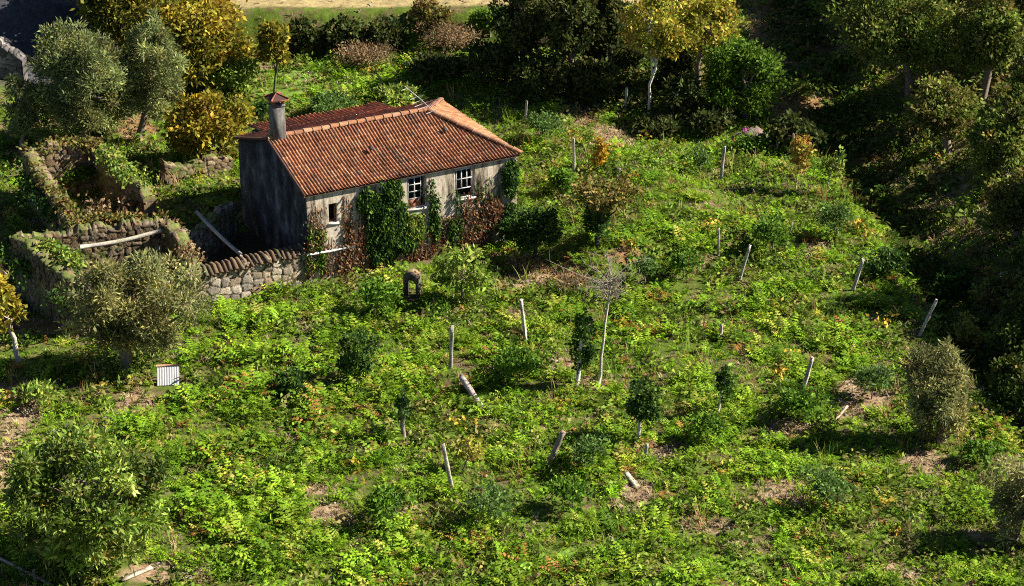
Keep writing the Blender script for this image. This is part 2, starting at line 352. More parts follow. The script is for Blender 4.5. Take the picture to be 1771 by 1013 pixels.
# lower lean-to roof behind, old dark tiles
E0, E1 = 1.55, 8.6
slope(a, (E1, HW+2.3, HE-.42), (-1, 0, 0), np.array([0, -2.3, .42])/2.338, E1-E0, 2.338, lambda u: (np.zeros_like(u)+.25*vnoise(u*1.3, u*0, 4), np.full_like(u, 2.32)), .23, .4, dk, [4, 3, 3, 2], rg, .055, .1)
roof = a.build('roof', M['tile'], house)
a = Acc()                                                     # closed deck under the tiles
z = HE-.075; zr = HE+HR-.075
zm = (z+zr)/2-.2; A4 = HW/4
a.add([[.02, .02, z], [HL-.02, .02, z], [HL-HIP/2, A4, zm], [.02, A4, zm], [HL-HIP, HW/2, zr], [.02, HW/2, zr]], [[0, 1, 2, 3], [3, 2, 4, 5]], (.10, .06, .04))
a.add([[.02, HW-.02, z], [HL-.02, HW-.02, z], [HL-HIP/2, HW-A4, zm], [.02, HW-A4, zm], [HL-HIP, HW/2, zr], [.02, HW/2, zr]], [[1, 0, 3, 2], [2, 3, 5, 4]], (.10, .06, .04))
a.add([[HL-.02, .02, z-.05], [HL-.02, HW/2, z-.05], [HL-.02, HW-.02, z-.05], [HL-HIP, HW/2, zr-.05]], [[0, 1, 2, 3]], (.10, .06, .04))
a.build('roof_boards', M['wood'], house)
# ridge and hip caps: one half-round tile after another
def caps(acc, A, B, step, r, pal, rg):
    A = np.asarray(A, float); B = np.asarray(B, float); L = np.linalg.norm(B-A); n = max(2, round(L/step)); T = (B-A)/L
    sx = np.cross(T, [0, 0, 1]); sx /= np.linalg.norm(sx); up = np.cross(sx, T); th = np.linspace(-.15, math.pi+.15, 9)
    for k in range(n):
        p0 = A+T*(L*k/n-.03)+up*rg.normal(0, .012); p1 = A+T*(L*(k+1)/n)+up*rg.normal(0, .008); r0, r1 = r*1.12, r*.92
        v = [p0+r0*(sx*math.cos(t)+up*(math.sin(t)*.75)) for t in th]+[p1+r1*(sx*math.cos(t)+up*(math.sin(t)*.75)) for t in th]
        acc.add(v, [[j, j+1, j+10, j+9] for j in range(8)], jit(pal[rg.integers(len(pal))], 8, rg, .08))
        acc.add([p0+r0*(sx*math.cos(t)+up*(math.sin(t)*.75)) for t in th[[0, 3, 5, 8]]], [[0, 1, 2, 3]], (.25, .12, .07))
        pm = A+T*(L*k/n-.035); acc.tube([pm+r*1.13*(sx*math.cos(t)+up*(math.sin(t)*.75)) for t in th], .022, (.30, .22, .16), 4, False)
a = Acc(); cp = [(.31, .145, .07), (.28, .125, .06), (.34, .18, .10), (.24, .11, .055)]
caps(a, (.0, HW/2, HE+HR+.02), (HL-HIP, HW/2, HE+HR+.02), .45, .15, cp, rg)
caps(a, (HL-HIP, HW/2, HE+HR+.02), (HL+.02, .02, HE+.05), .45, .13, cp, rg)
caps(a, (HL-HIP, HW/2, HE+HR+.02), (HL, HW, HE+.05), .45, .13, [(.28, .10, .06), (.34, .14, .07)], rg)
a.build('ridge_tiles', M['tile'], roof)
a = Acc(); a.tube([(-.03, 0, HE-.03), (-.03, HW/2, HE+HR-.03), (-.03, HW, HE-.03)], .07, (.10, .055, .04), 6); a.build('verge_board', M['wood'], roof)
for (u, s) in ((4.3, .52), (8.3, .6)):                        # two slipped dark tiles
    a = Acc(); P = np.array([u, s*HW/2, HE+s*HR+.06]); a.box((-.1, -.14, 0), (.1, .14, .05), (.03, .025, .025), np.stack([[1, 0, 0], ev, np.cross([1, 0, 0], ev)], 1), P); a.build('broken_tile', M['tile'], roof)
a = Acc(); wall_mesh(a, E0+.15, E1-.15, -.8, HE-.62, HW+1.6, HW+2.05, [], grey_); a.build('wall', M['plaster'], house)
a = Acc(); wall_mesh(a, .17, HW+2.05, -.8, HE-.60, 0, .4, [], grey_)
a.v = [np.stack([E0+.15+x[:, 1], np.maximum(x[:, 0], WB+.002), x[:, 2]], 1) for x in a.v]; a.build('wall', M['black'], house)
# chimney
ch = Acc(); cw = .30; cx, cy = .52, HW/2+.02; zc0, zc1 = HE+.7, HE+HR+1.62
ch.box((cx-cw, cy-cw*.85, zc0), (cx+cw, cy+cw*.85, zc1), grey_); ch.box((cx-cw-.025, cy-cw*.85-.025, zc1-.10), (cx+cw+.025, cy+cw*.85+.025, zc1-.04), grey_)
cho = ch.build('chimney', M['concrete'], house)
a = Acc()
for sx in (-1, 1):
    for sy in (-1, 1): a.box((cx+sx*.22-.06, cy+sy*.18-.06, zc1+.002), (cx+sx*.22+.06, cy+sy*.18+.06, zc1+.2), (.25, .1, .06))
r_ = .43; zb = zc1+.2; tp = (cx, cy, zb+.31)
a.add([[cx-r_, cy-r_, zb], [cx+r_, cy-r_, zb], [cx+r_, cy+r_, zb], [cx-r_, cy+r_, zb], tp, [cx-r_, cy-r_, zb+.07], [cx+r_, cy-r_, zb+.07], [cx+r_, cy+r_, zb+.07], [cx-r_, cy+r_, zb+.07]],
      [[3, 2, 1, 0], [0, 1, 6, 5], [1, 2, 7, 6], [2, 3, 8, 7], [3, 0, 5, 8]], (.36, .12, .06))
for k in range(4):
    c4 = np.array([[cx-r_, cy-r_, zb+.07], [cx+r_, cy-r_, zb+.07], [cx+r_, cy+r_, zb+.07], [cx-r_, cy+r_, zb+.07]]); A, B = c4[k], c4[(k+1) % 4]
    a.add([A, (A+B)/2, B, tp], [[0, 1, 2, 3]], (.065, .032, .026)); a.tube([A+[0, 0, .03], np.array(tp)+[0, 0, .03]], .035, (.22, .08, .045), 6)
    for q_ in ():
        s = A+(B-A)*q_/6; f = 1-abs(2*q_/6-1); a.tube([s+[0, 0, .02], s+(np.array(tp)-s)*f*.9+[0, 0, .02]], .045, jit((.19, .06, .035), 1, rg)[0], 6)
a.build('chimney_cap', M['tile'], cho)

def hpt(u, v, z): return np.array([HX, HY, 0])+hl*u+hw*v+np.array([0, 0, z])
# TV aerial on the ridge end, leaning
b0 = hpt(HL-HIP+.25, HW/2-.55, HE+HR-.12); tY = b0[1]+.6; t0 = atY(700, 149, tY); ax = thing('tv_aerial', 'bent thin metal TV aerial leaning over the roof ridge', 'aerial', b0)
a = Acc(); a.tube([b0, (b0+t0)/2+[0, 0, .05], t0], .015, (.42, .4, .38), 6); a.build('mast', M['metal'], ax, b0)
for k, f in enumerate((.12, .3, .40, .5, .62, .93)):
    a = Acc(); c = b0+(t0-b0)*f; d = np.array([.88, .3, .25]); l = (.35, .5, .5, .42, .36, .3)[k]; a.tube([c-d*l, c+d*l], .010, (.42, .4, .38), 6); a.build('crossbar', M['metal'], ax, b0)
# white pipe across the wall
(u0, z0), (u1, z1) = wl(529, 439), wl(612, 424); A, B = hpt(u0, FV-.12, z0), hpt(u1, FV-.12, z1)
a = Acc(); a.tube([A, (A+B)/2+[0, 0, -.02], B], .05, (.8, .79, .77), 6)
for f in (.2, .8): P = A+(B-A)*f; a.tube([P, P+hw*.14], .03, (.4, .38, .36), 6)
tag(a.build('pipe', M['paint'], None, A), 'white pipe fixed across the creeper covered front wall', 'pipe')

# ------------------------------------------------------------------ climbers on the front wall
PAL = dict(
    ivy=[(.04, .09, .018), (.07, .14, .025), (.13, .21, .03), (.02, .05, .015)],
    olive=[(.21, .25, .085), (.12, .155, .055), (.28, .31, .11), (.165, .205, .075), (.30, .27, .08)],
    olive2=[(.26, .27, .10), (.18, .20, .075), (.33, .31, .12), (.13, .15, .06), (.34, .29, .09)],
    yellow=[(.42, .30, .03), (.32, .27, .03), (.20, .21, .03), (.36, .23, .03), (.11, .13, .022)],
    maple=[(.48, .40, .05), (.38, .38, .045), (.27, .31, .035), (.44, .27, .05), (.16, .19, .03)],
    oak=[(.11, .165, .025), (.16, .22, .035), (.07, .10, .02), (.22, .24, .05), (.20, .15, .045)],
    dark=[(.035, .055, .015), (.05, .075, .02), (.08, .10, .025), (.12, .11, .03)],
    bright=[(.13, .23, .02), (.09, .17, .02), (.17, .27, .03), (.05, .10, .015)],
    fresh=[(.17, .27, .04), (.24, .31, .05), (.11, .19, .03), (.34, .34, .07)],
    loquat=[(.22, .33, .04), (.12, .20, .022), (.34, .41, .08), (.36, .27, .09), (.42, .22, .05), (.03, .055, .015)],  # bright and near-black leaf tones imitate lit leaves and the dark interior
    bramble=[(.075, .16, .016), (.115, .22, .02), (.17, .29, .03), (.04, .09, .012)],
    grayshrub=[(.10, .18, .04), (.15, .24, .06), (.065, .12, .025)],
    vine=[(.17, .18, .04), (.11, .13, .03), (.28, .20, .05), (.22, .13, .05)],
    gold=[(.58, .32, .03), (.46, .27, .03), (.38, .30, .05)],
    goldgreen=[(.42, .36, .06), (.34, .33, .06), (.42, .20, .05)],
    dry=[(.30, .21, .11), (.24, .15, .07), (.36, .27, .15), (.18, .11, .06)],
    rust=[(.26, .095, .04), (.28, .14, .07), (.17, .075, .04), (.34, .23, .12), (.22, .15, .08), (.13, .10, .06)])
def climber(label, regs, pal, n, lsz, thick, seed, name='climbing_ivy', cat='ivy', wts=None, strand=False, fine=.5):
    rg = np.random.default_rng(seed); a = Acc(); area = np.array([(r[2]-r[0])*(r[3]-r[1]) for r in regs], float)
    for r, k in zip(regs, rg.multinomial(n, area/area.sum())):
        if k == 0: continue
        if strand:
            ns = max(2, int((r[2]-r[0])/2.6))
            for s in range(ns):
                x = r[0]+(r[2]-r[0])*rg.random(); y1 = r[3]-(r[3]-r[1])*.1*rg.random(); y0 = r[1]+(r[3]-r[1])*rg.random()**1.3*.7
                m = 8; pts = [];
                for f in np.linspace(0, 1, m):
                    uu, zz = wl(x+rg.normal(0, 1.2), y1+(y0-y1)*f); pts.append(hpt(uu, FV-.03, zz))
                a.tube(pts, np.linspace(.028, .008, m), jit((.19, .12, .07), 1, rg, .4)[0], 4, False)
                kk = max(1, k//ns); f = rg.random(kk)*(m-1); i0 = np.minimum(f.astype(int), m-2); P = np.array(pts); c = P[i0]+(P[i0+1]-P[i0])*(f-i0)[:, None]
                c = c+hl*rg.normal(0, .10, (kk, 1))-hw*(rg.random((kk, 1))*thick); d = rg.normal(size=(kk, 3))*.7-hw+np.array([0, 0, -.6])
                a.leaves(c, d, lsz*(.6+.8*rg.random(kk)), lsz*.7, jit(pick(PAL[pal], kk, rg, wts), kk, rg), rg)
        else:
            x = r[0]+(r[2]-r[0])*rg.random(k*2); y = r[1]+(r[3]-r[1])*rg.random(k*2)
            e = np.hypot((x-(r[0]+r[2])/2)/((r[2]-r[0])/2), (y-(r[1]+r[3])/2)/((r[3]-r[1])/2)); keep = (e+.9*(fbm(x*.09, y*.05, seed)-.5)*2*fine < 1.0)
            x, y = x[keep][:k], y[keep][:k]; kk = len(x)
            uz = np.array([wl(p, q) for p, q in zip(x, y)]); bulge = np.clip(1.15-e[keep][:k], .1, 1)
            dep = thick*bulge*(fbm(x*.12, y*.12, seed+2)*1.1)*(.55+.45*rg.random(kk))+.02
            c = np.array([HX, HY, 0])+hl*uz[:, :1]+hw*(FV-dep)[:, None]; c[:, 2] += uz[:, 1]
            d = rg.normal(size=(kk, 3))*.5-hw*.8+np.array([0, 0, -.5])
            a.leaves(c, d, lsz*(.6+.8*rg.random(kk)), lsz*.75*(.7+.5*rg.random(kk)), jit(pick(PAL[pal], kk, rg, wts), kk, rg), rg)
    b = hpt(*[wl((regs[0][0]+regs[0][2])/2, regs[0][3])[0], FV, 0]); tag(a.build(name, M['leaf'], None, b), label, cat)
climber('thick dark green ivy mass hanging from eave to ground left of the first paned window', [(624, 318, 702, 400), (632, 370, 706, 450), (650, 308, 702, 350), (616, 330, 650, 380), (670, 400, 720, 440), (634, 420, 660, 465)], 'ivy', 4300, .19, .42, 11, fine=1.5)
climber('yellowing ivy patch under the first paned window', [(688, 360, 738, 420)], 'fresh', 750, .17, .35, 12)
climber('green ivy curtain between the two paned windows', [(742, 302, 763, 412), (777, 328, 796, 420)], 'ivy', 900, .16, .16, 13, strand=True)
climber('dark ivy clinging to the far right corner of the house front', [(868, 275, 896, 345), (868, 345, 892, 385)], 'ivy', 900, .17, .4, 14)
climber('sparse green ivy at the left corner of the house front', [(529, 372, 560, 470)], 'bramble', 420, .14, .08, 15, strand=True)
climber('reddish brown dried creeper stems below the small dark window', [(530, 395, 622, 480), (600, 350, 622, 440), (530, 350, 560, 440)], 'rust', 1050, .13, .07, 16, 'wall_creeper', 'creeper', strand=True)
climber('brown creeper strands on the wall foot below the ivy mass', [(622, 425, 735, 470), (700, 390, 750, 455)], 'rust', 1100, .13, .07, 17, 'wall_creeper', 'creeper', strand=True)
climber('red creeper strands below the second paned window', [(745, 370, 800, 430), (795, 325, 850, 425), (745, 395, 845, 440)], 'rust', 2300, .13, .08, 18, 'wall_creeper', 'creeper', strand=True)
climber('thin ivy strands trailing down the pale wall right of the second paned window', [(822, 300, 862, 400), (640, 440, 720, 470)], 'ivy', 420, .12, .06, 29, strand=True)
climber('brown dry creeper stems between the ivy mass and the small dark window', [(585, 335, 632, 465)], 'rust', 420, .13, .07, 30, 'wall_creeper', 'creeper', strand=True)
climber('red autumn creeper patch near the right end of the house front', [(828, 338, 872, 385)], 'rust', 700, .14, .16, 19, 'wall_creeper', 'creeper')

# ------------------------------------------------------------------ rubble walls
def rubble(acc, A, B, prof, thick, seed, pal, size=.40, moss=0.3, base=-.5, res=.055, relief=.05, mosscol=(.11, .13, .035), jag=.6):
    """wall from A to B (ground points); prof = [(t, height)]"""
    rg = np.random.default_rng(seed); A = np.asarray(A, float); B = np.asarray(B, float); D = B[:2]-A[:2]; L = np.hypot(*D); D /= L; Nn = np.array([D[1], -D[0]])
    nu = max(4, int(L/res)); u = np.linspace(0, L, nu+1); hmax = max(h for _, h in prof); nv = max(4, int((hmax-base)/res))
    top = np.interp(u/L, [p[0] for p in prof], [p[1] for p in prof])+jag*(fbm(u*.9, u*0+seed, seed+3)-.5)+.26*(voro(u/.38, u*0+seed, seed)[2]-.5)
    gz = A[2]+(B[2]-A[2])*u/L; k = nv+1; ntop = 4
    path = 2*k+ntop-1; P = np.zeros((nu+1, path, 3)); sco = np.zeros((nu+1, path)); nrm = np.zeros((nu+1, path, 3))
    for j in range(path):
        if j < k: f = j/nv; off = thick/2; zz = base+(top-base)*f; n3 = np.array([Nn[0], Nn[1], 0]); sc = zz
        elif j < k+ntop-1: s = (j-k+1)/ntop; off = thick/2-thick*s; zz = top+.05*math.sin(math.pi*s); n3 = np.array([0, 0, 1.]); sc = top+thick*s
        else: f = 1-(j-k-ntop+1)/nv; off = -thick/2; zz = base+(top-base)*f; n3 = np.array([-Nn[0], -Nn[1], 0]); sc = top+thick+(top-zz)
        P[:, j, 0] = A[0]+D[0]*u+Nn[0]*off; P[:, j, 1] = A[1]+D[1]*u+Nn[1]*off; P[:, j, 2] = gz+zz; sco[:, j] = sc; nrm[:, j] = n3
    uu = u[:, None]+0*sco; f1, f2, idd = voro(uu/size+.35*fbm(uu*2, sco*2, seed), sco/(size*.75)+.35*fbm(uu*2+7, sco*2, seed+1), seed)
    edge = sst((f2-f1)/.17); P += nrm*(relief*(edge-.5)+relief*.8*(idd-.5)+.03*(fbm(uu*3, sco*3, seed)-.5))[..., None]
    i, j = np.meshgrid(np.arange(nu), np.arange(path-1), indexing='ij'); q = np.stack([i*path+j, (i+1)*path+j, (i+1)*path+j+1, i*path+j+1], -1).reshape(-1, 4)
    pal = np.asarray(pal, float); c = pal[(idd*len(pal)*.999).astype(int)]*(.16+.84*edge[..., None])*(.62+.6*_h(np.floor(idd*997), np.floor(idd*313), seed))[..., None]*(.75+.5*fbm(uu*5, sco*5, seed+4))[..., None]
    mo = np.clip((fbm(uu*1.6, sco*1.6, seed+8)-(.62-moss*.4))*5, 0, 1); mo = np.maximum(mo*(moss > 0), (np.abs(nrm[..., 2]) > .5)*np.clip((fbm(uu*2, sco*2, seed+12)-.42+moss*.3)*6, 0, 1)*(moss > .05))
    c = c*(1-mo[..., None])+np.asarray(mosscol)*(.6+.8*fbm(uu*6, sco*6, seed+14))[..., None]*mo[..., None]
    acc.add(P.reshape(-1, 3), q, c[:-1, :-1].reshape(-1, 3))
    for e in (0, nu):
        o = e*path; qq = []; 
        for jj in range(nv): qq.append([o+jj, o+jj+1, o+path-2-jj, o+path-1-jj])
        qq.append([o+k-1, o+k, o+path-k-1, o+path-k]); qq = np.array(qq)
        if e: qq = qq[:, ::-1]
        acc.add(P.reshape(-1, 3)[o:o+path], qq-o, c[e, :len(qq)] if len(qq) <= path else grey_)
BRN = [(.19, .13, .075), (.24, .17, .10), (.145, .10, .056), (.27, .205, .13), (.17, .13, .09)]
PAL_ST = [(.36, .28, .185), (.29, .235, .16), (.40, .33, .235), (.23, .185, .13), (.32, .27, .21), (.28, .20, .12)]
DRK = [(.20, .17, .13), (.26, .21, .16), (.15, .13, .11), (.30, .25, .2)]
def ground(p): return np.array([p[0], p[1], float(zt(p[0], p[1]))])
# yard wall, in line with the house front
yA = hpt(-6.15, FV+.32, 0); yB = hpt(.0, FV+.32, 0); yA[2] = yB[2] = 0
yard = thing('stone_yard_wall', 'sunlit rubble stone yard wall with tile coping joining the house front', 'wall', yA)
a = Acc(); rubble(a, yA, yB, [(0, 1.2), (.1, 1.45), (1, 1.55)], .6, 5, PAL_ST, .5, .0, jag=0); a.build('stonework', M['stone'], yard, yA)
a = Acc(); rg = np.random.default_rng(9)
n = 26
for k in range(n):
    f = (k+.5)/n
    if f < .1: continue
    P = yA+(yB-yA)*f; z0 = np.interp(f, [0, .1, 1], [1.2, 1.45, 1.55])+.1
    P = P+[0, 0, z0+rg.normal(0, .02)]; c = jit(pick([(.12, .08, .048), (.10, .075, .045), (.15, .10, .062), (.085, .08, .045)], 1, rg), 1, rg, .3)[0]
    d = -hw*.42+np.array([0, 0, -.14]); a.tube([P+hw*.33+np.array([0, 0, .1])+hl*rg.normal(0, .02), P+hw*.05+np.array([0, 0, .12]), P+d*(1+rg.normal(0, .14))+hl*rg.normal(0, .05)], np.array([.075, .085, .10])*(1+rg.normal(0, .12)), c, 6)
a.build('coping_tiles', M['tile'], yard, yA)
def wallthing(name, label, cat, pts, profs, thick, seed, pal, part='stonework', **kw):
    b = ground(pts[0]); t = thing(name, label, cat, b)
    for k in range(len(profs)):
        if profs[k] is None: continue
        a = Acc(); rubble(a, ground(pts[k]), ground(pts[k+1]), profs[k], thick, seed+k, pal, **kw); a.build(part, M['stone'], t, b)
    return t
# near roofless ruin: corners seen by their wall tops
hR = 2.9
nb = lambda p, h: (lambda q: np.array([q[0], q[1], 0]))(at(p[0], p[1], h))
rBL, rFL, rBR, rFR = nb((30, 408), hR), nb((132, 482), 2.7), nb((288, 384), 2.7), nb((343, 462), 1.5)
ruin = wallthing('ruined_outbuilding', 'roofless brown stone outbuilding with broken walls beside the yard', 'ruin', [rBL, rBR, rFR, rFL, rBL],
    [[(0, hR), (.25, 2.6), (.45, 2.95), (.7, 3.0), (.9, 2.8), (1, 2.7)], [(0, 2.7), (.3, 2.6), (.6, 2.3), (.8, 1.7), (1, 1.4)], [(0, 1.3), (.35, 1.5), (.7, 2.2), (1, 2.7)], [(0, 2.7), (.5, 2.8), (1, hR)]],
    .62, 40, BRN, 'wall', moss=.12)
# timber beam over the ruin
def beam(pa, pb, ha, hb, r, col, name, label, cat, mat='wood', bend=0):
    A = at(*pa, ha); B = at(*pb, hb); a = Acc(); m = 8; pts = [A+(B-A)*f+np.array([0, 0, bend*math.sin(math.pi*f)]) for f in np.linspace(0, 1, m)]
    a.tube(pts, r, jit(col, 6*(m-1)+4, rng, .2), 6); return tag(a.build(name, M[mat], None, A), label, cat)
beam((138, 427), (279, 398), 2.62, 2.72, .10, (.36, .32, .26), 'timber_beam', 'pale weathered roof beam lying across the roofless ruin', 'beam', bend=-.12)
beam((340, 366), (418, 441), 2.3, 1.65, .09, (.34, .34, .33), 'fallen_rafter', 'grey fallen rafter leaning across the dark yard', 'beam', bend=-.1)
# rear yard wall
wallthing('yard_back_wall', 'low shaded stone wall closing the back of the dark yard', 'wall', [rBR+hl*.4, nb((403, 350), 1.7)], [[(0, 2.0), (.4, 1.6), (1, 1.7)]], .5, 60, DRK, moss=.3)
# farther ruin, ivy covered
fBL, fFL, fBR, fFR = nb((48, 262), 2.6), nb((128, 384), 2.3), nb((165, 250), 2.5), nb((258, 330), 2.1)
wallthing('mossy_ruin', 'moss topped shell of a roofless stone shed behind the nearer ruin', 'ruin', [fFL, fBL, fBR, fFR], [[(0, 2.2), (.4, 2.4), (1, 2.6)], [(0, 2.6), (.5, 2.7), (1, 2.5)], [(0, 2.5), (.5, 2.3), (.9, 2.0), (1, 1.7)]], .6, 70, BRN, 'wall', moss=.3, mosscol=(.16, .16, .05))
wallthing('rubble_wall', 'low broken rubble wall under the small yellow tree by the gable', 'wall', [nb((280, 285), 1.0), nb((398, 262), 1.0)], [[(0, 1.2), (.2, .7), (.5, .9), (1, .6)]], .6, 80, BRN, moss=.4)

wallthing('dry_stone_wall', 'grey dry stone wall end in the shaded top left corner', 'wall', [nb((-30, 78), 1.5), nb((42, 104), 1.2)], [[(0, 2.2), (.6, 2.0), (1, 1.1)]], .9, 90, [(.15, .14, .13), (.2, .18, .165), (.11, .10, .095)], moss=0, size=.45)

# ------------------------------------------------------------------ trees and shrubs
def crown_fit(Yd, box, squash=.9):
    x0, y0, x1, y1 = box; c = atY((x0+x1)/2, (y0+y1)/2, Yd); s = pxm(c); a = (x1-x0)/2/s; vy = (y1-y0)/2/s; b = a*squash
    return c, a, b, math.sqrt(max(vy*vy-(b*math.sin(TH))**2, (.4*vy)**2))/math.cos(TH)
def foliage(acc, c, a, b, cz, pal, n, l, wd, rg, ncl=None, wts=None, rc=(.24, .42), up=.25, droop=.1, rnd=.7, low=-.85, hollow=.35, cvar=.35, lop=.38):
    ncl = ncl or int((24+a*13)*(.3/(sum(rc)/2))**1.2); cc = rg.normal(size=(ncl*3, 3)); cc /= np.linalg.norm(cc, axis=1, keepdims=True)
    cc = cc[cc[:, 2] > low][:ncl]; ncl = len(cc); lob = rg.normal(size=(6, 3)); lob /= np.linalg.norm(lob, axis=1, keepdims=True); cc = cc*(1-lop*.75+lop*1.15*np.max(cc@lob.T, axis=1, keepdims=True)**3)
    cc = cc*(hollow+(1-hollow)*rg.random((ncl, 1))**.5)*(.84+.24*rg.random((ncl, 1)))
    rad = (rc[0]+(rc[1]-rc[0])*rg.random(ncl)); cen = c+cc*np.array([a, b, cz])*(1-rad*.45)[:, None]
    k = rg.choice(ncl, n, p=rad**2/np.sum(rad**2)); d = rg.normal(size=(n, 3)); d /= np.linalg.norm(d, axis=1, keepdims=True)
    r = rad[k][:, None]*np.array([a, b, (cz+a)/2*.85])*(rg.random((n, 1))**.38)*(.72+.75*rg.random((n, 1))**2)
    p = cen[k]+d*r; ld = d+rnd*rg.normal(size=(n, 3))+np.array([0, 0, up])
    pc = np.asarray(pal, float); base = pick(pal, ncl, rg, wts)[k]*.5+pick(pal, n, rg, wts)*.5
    base = base*(1+cvar*(rg.random(ncl)*2-1))[k][:, None]
    acc.leaves(p, ld, l*(.6+.8*rg.random(n)), wd*(.6+.8*rg.random(n)), jit(base, n, rg, .25), rg, droop); return cen
def limbs(acc, base, top, cen, r0, col, rg, frac=.6, kmax=14, bend=.25, twig=False):
    base = np.asarray(base, float); top = np.asarray(top, float); m = 6; off = rg.normal(0, bend*.3, (m, 3)); off[0] = 0; off[:, 2] = 0
    tr = np.array([base+(top-base)*f for f in np.linspace(-.04, 1, m)])+off*np.linalg.norm(top-base)*.2
    acc.tube(tr, np.linspace(r0*1.2, r0*.55, m), col, 6)
    for c in cen[rg.permutation(len(cen))[:kmax]]:
        f = frac+(1-frac)*rg.random(); i = min(int(f*(m-1)), m-2); s = tr[i]+(tr[i+1]-tr[i])*(f*(m-1)-i); mid = (s+c)/2+rg.normal(0, .08, 3)*np.linalg.norm(c-s)+[0, 0, .05]
        acc.tube([s, mid, c], [r0*.45, r0*.28, r0*.1], col, 5, False)
KIND = {  # palette, leaf length, width, leaves per m2 of crown surface, material, kwargs
    'olive': ('olive', .26, .065, 170, 'leaf', dict(rc=(.10, .24), up=.5, rnd=.55, cvar=.45, hollow=.5)),
    'olive_dry': ('olive2', .26, .065, 165, 'leaf', dict(rc=(.10, .23), up=.45, rnd=.65, cvar=.5, hollow=.5, lop=.5)),
    'yellow': ('yellow', .26, .17, 95, 'leaf', dict(rc=(.16, .32), cvar=.4)),
    'maple': ('maple', .23, .15, 52, 'leaf', dict(rc=(.15, .30), cvar=.35)),
    'oak': ('oak', .24, .14, 88, 'leaf', dict(rc=(.14, .30), cvar=.5)),
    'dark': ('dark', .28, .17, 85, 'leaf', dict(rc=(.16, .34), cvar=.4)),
    'bright': ('bright', .22, .12, 150, 'leaf', dict(rc=(.20, .36), cvar=.3, rnd=.5)),
    'fresh': ('fresh', .24, .13, 75, 'leaf', dict(rc=(.2, .4), cvar=.35)),
    'loquat': ('loquat', .25, .10, 150, 'gloss', dict(rc=(.10, .22), cvar=.45, rnd=.7, hollow=.55)),
    'bramble': ('bramble', .20, .11, 130, 'leaf', dict(rc=(.22, .42), cvar=.35)),
    'gray': ('grayshrub', .19, .08, 150, 'leaf', dict(rc=(.2, .4), cvar=.3)),
    'ivy': ('ivy', .19, .13, 170, 'leaf', dict(rc=(.28, .46), cvar=.3, rnd=.6)),
    'vine': ('vine', .20, .13, 75, 'leaf', dict(rc=(.14, .26), cvar=.4)),
    'gold': ('gold', .19, .13, 90, 'leaf', dict(rc=(.2, .35))),
    'goldgreen': ('goldgreen', .2, .13, 90, 'leaf', dict(rc=(.2, .35))),
    'dry': ('dry', .22, .05, 130, 'leaf', dict(rc=(.25, .45), up=.5)),
}
def plant(name, label, cat, base, box, kind, seed, trunk=.12, tcol=(.20, .16, .12), group=None, tparts=('trunk', 'crown'), dens=1.0, squash=.9, top=None, kmax=14, dY=0, wts=None, **over):
    rg = np.random.default_rng(seed); B = at(*base) if len(base) == 2 else ground(base); pal, l, wd, dn, mat, kw = KIND[kind]; kw = dict(kw); kw.update(over)
    c, a, b, cz = crown_fit(B[1]+dY, box, squash) if len(base) == 2 else (B+np.array([0, 0, box[2]]), box[0], box[0], box[1]); t = thing(name, label, cat, B, group)
    n = int(min(34000, 1.25*dens*dn*4*math.pi*((a*b)**1.6+2*(a*cz)**1.6)**(1/1.6)/3**(1/1.6)))
    f = Acc(); cen = foliage(f, c, a, b, cz, PAL[pal], n, l, wd, rg, wts=wts, **kw)
    tp = c+np.array([0, 0, cz*.25]) if top is None else atY(top[0], top[1], B[1]+dY)
    k = Acc(); limbs(k, B, tp, cen, trunk, tcol, rg, .45, kmax); k.build(tparts[0], M['bark'], t, B); f.build(tparts[1], M[mat], t, B); return t
ST = ('stem', 'foliage')
plant('olive_tree', 'largest grey green olive tree, tallest of the olives at the upper left', 'olive tree', (148, 262), (50, 40, 245, 268), 'olive', 101, .26)
plant('olive_tree', 'rounded olive with a visible dark trunk on bare orange soil', 'olive tree', (238, 243), (205, 30, 338, 200), 'olive', 102, .2, top=(262, 150))
plant('olive_tree', 'slim greyish olive at the upper left edge', 'olive tree', (36, 268), (5, 132, 68, 258), 'olive', 103, .14)
plant('olive_tree', 'sprawling dry looking olive in front of the roofless ruin', 'olive tree', (215, 640), (102, 430, 345, 645), 'olive_dry', 104, .24, kmax=22)
plant('olive_tree', 'lone bushy olive at the right edge of the field', 'olive tree', (1628, 762), (1556, 590, 1702, 778), 'olive_dry', 105, .2, lop=.6)
plant('olive_tree', 'olive cut by the lower right edge of the photo', 'olive tree', (1752, 935), (1704, 788, 1838, 950), 'olive_dry', 106, .18)
plant('autumn_oak', 'broad golden oak behind the olives, largest yellow crown on the left', 'oak', (345, 150), (222, -55, 455, 152), 'yellow', 107, .28)
plant('autumn_oak', 'shadowed brownish oak at the top left beside the grey slope', 'oak', (190, 110), (122, -60, 265, 95), 'yellow', 108, .25, wts=[1, 1, 3, 1, 5])
plant('fruit_tree', 'small yellow leaved tree beside the dark gable', 'tree', (345, 285), (268, 148, 432, 282), 'yellow', 109, .12, wts=[3, 2, 2, 1, 3])
plant('sapling', 'thin leaning young tree rising behind the chimney', 'tree', (474, 168), (440, 22, 505, 122), 'yellow', 110, .07, tcol=(.12, .10, .08), top=(482, 70), wts=[1, 2, 4, 1, 2], dens=.8)
plant('bush', 'yellow green bush left of the chimney top', 'bush', (405, 165), (350, 85, 465, 168), 'fresh', 111, .06, tparts=ST, dens=.7)
plant('maple_tree', 'yellow leaved tree with a slim white trunk at the top', 'tree', (1122, 196), (1068, -30, 1200, 118), 'maple', 112, .085, tcol=(.62, .58, .50), top=(1140, 60))
plant('maple_tree', 'golden tree crown between the white trunk and the bright green bush', 'tree', (1205, 170), (1150, -40, 1292, 120), 'maple', 113, .16, wts=[3, 2, 2, 3, 3])
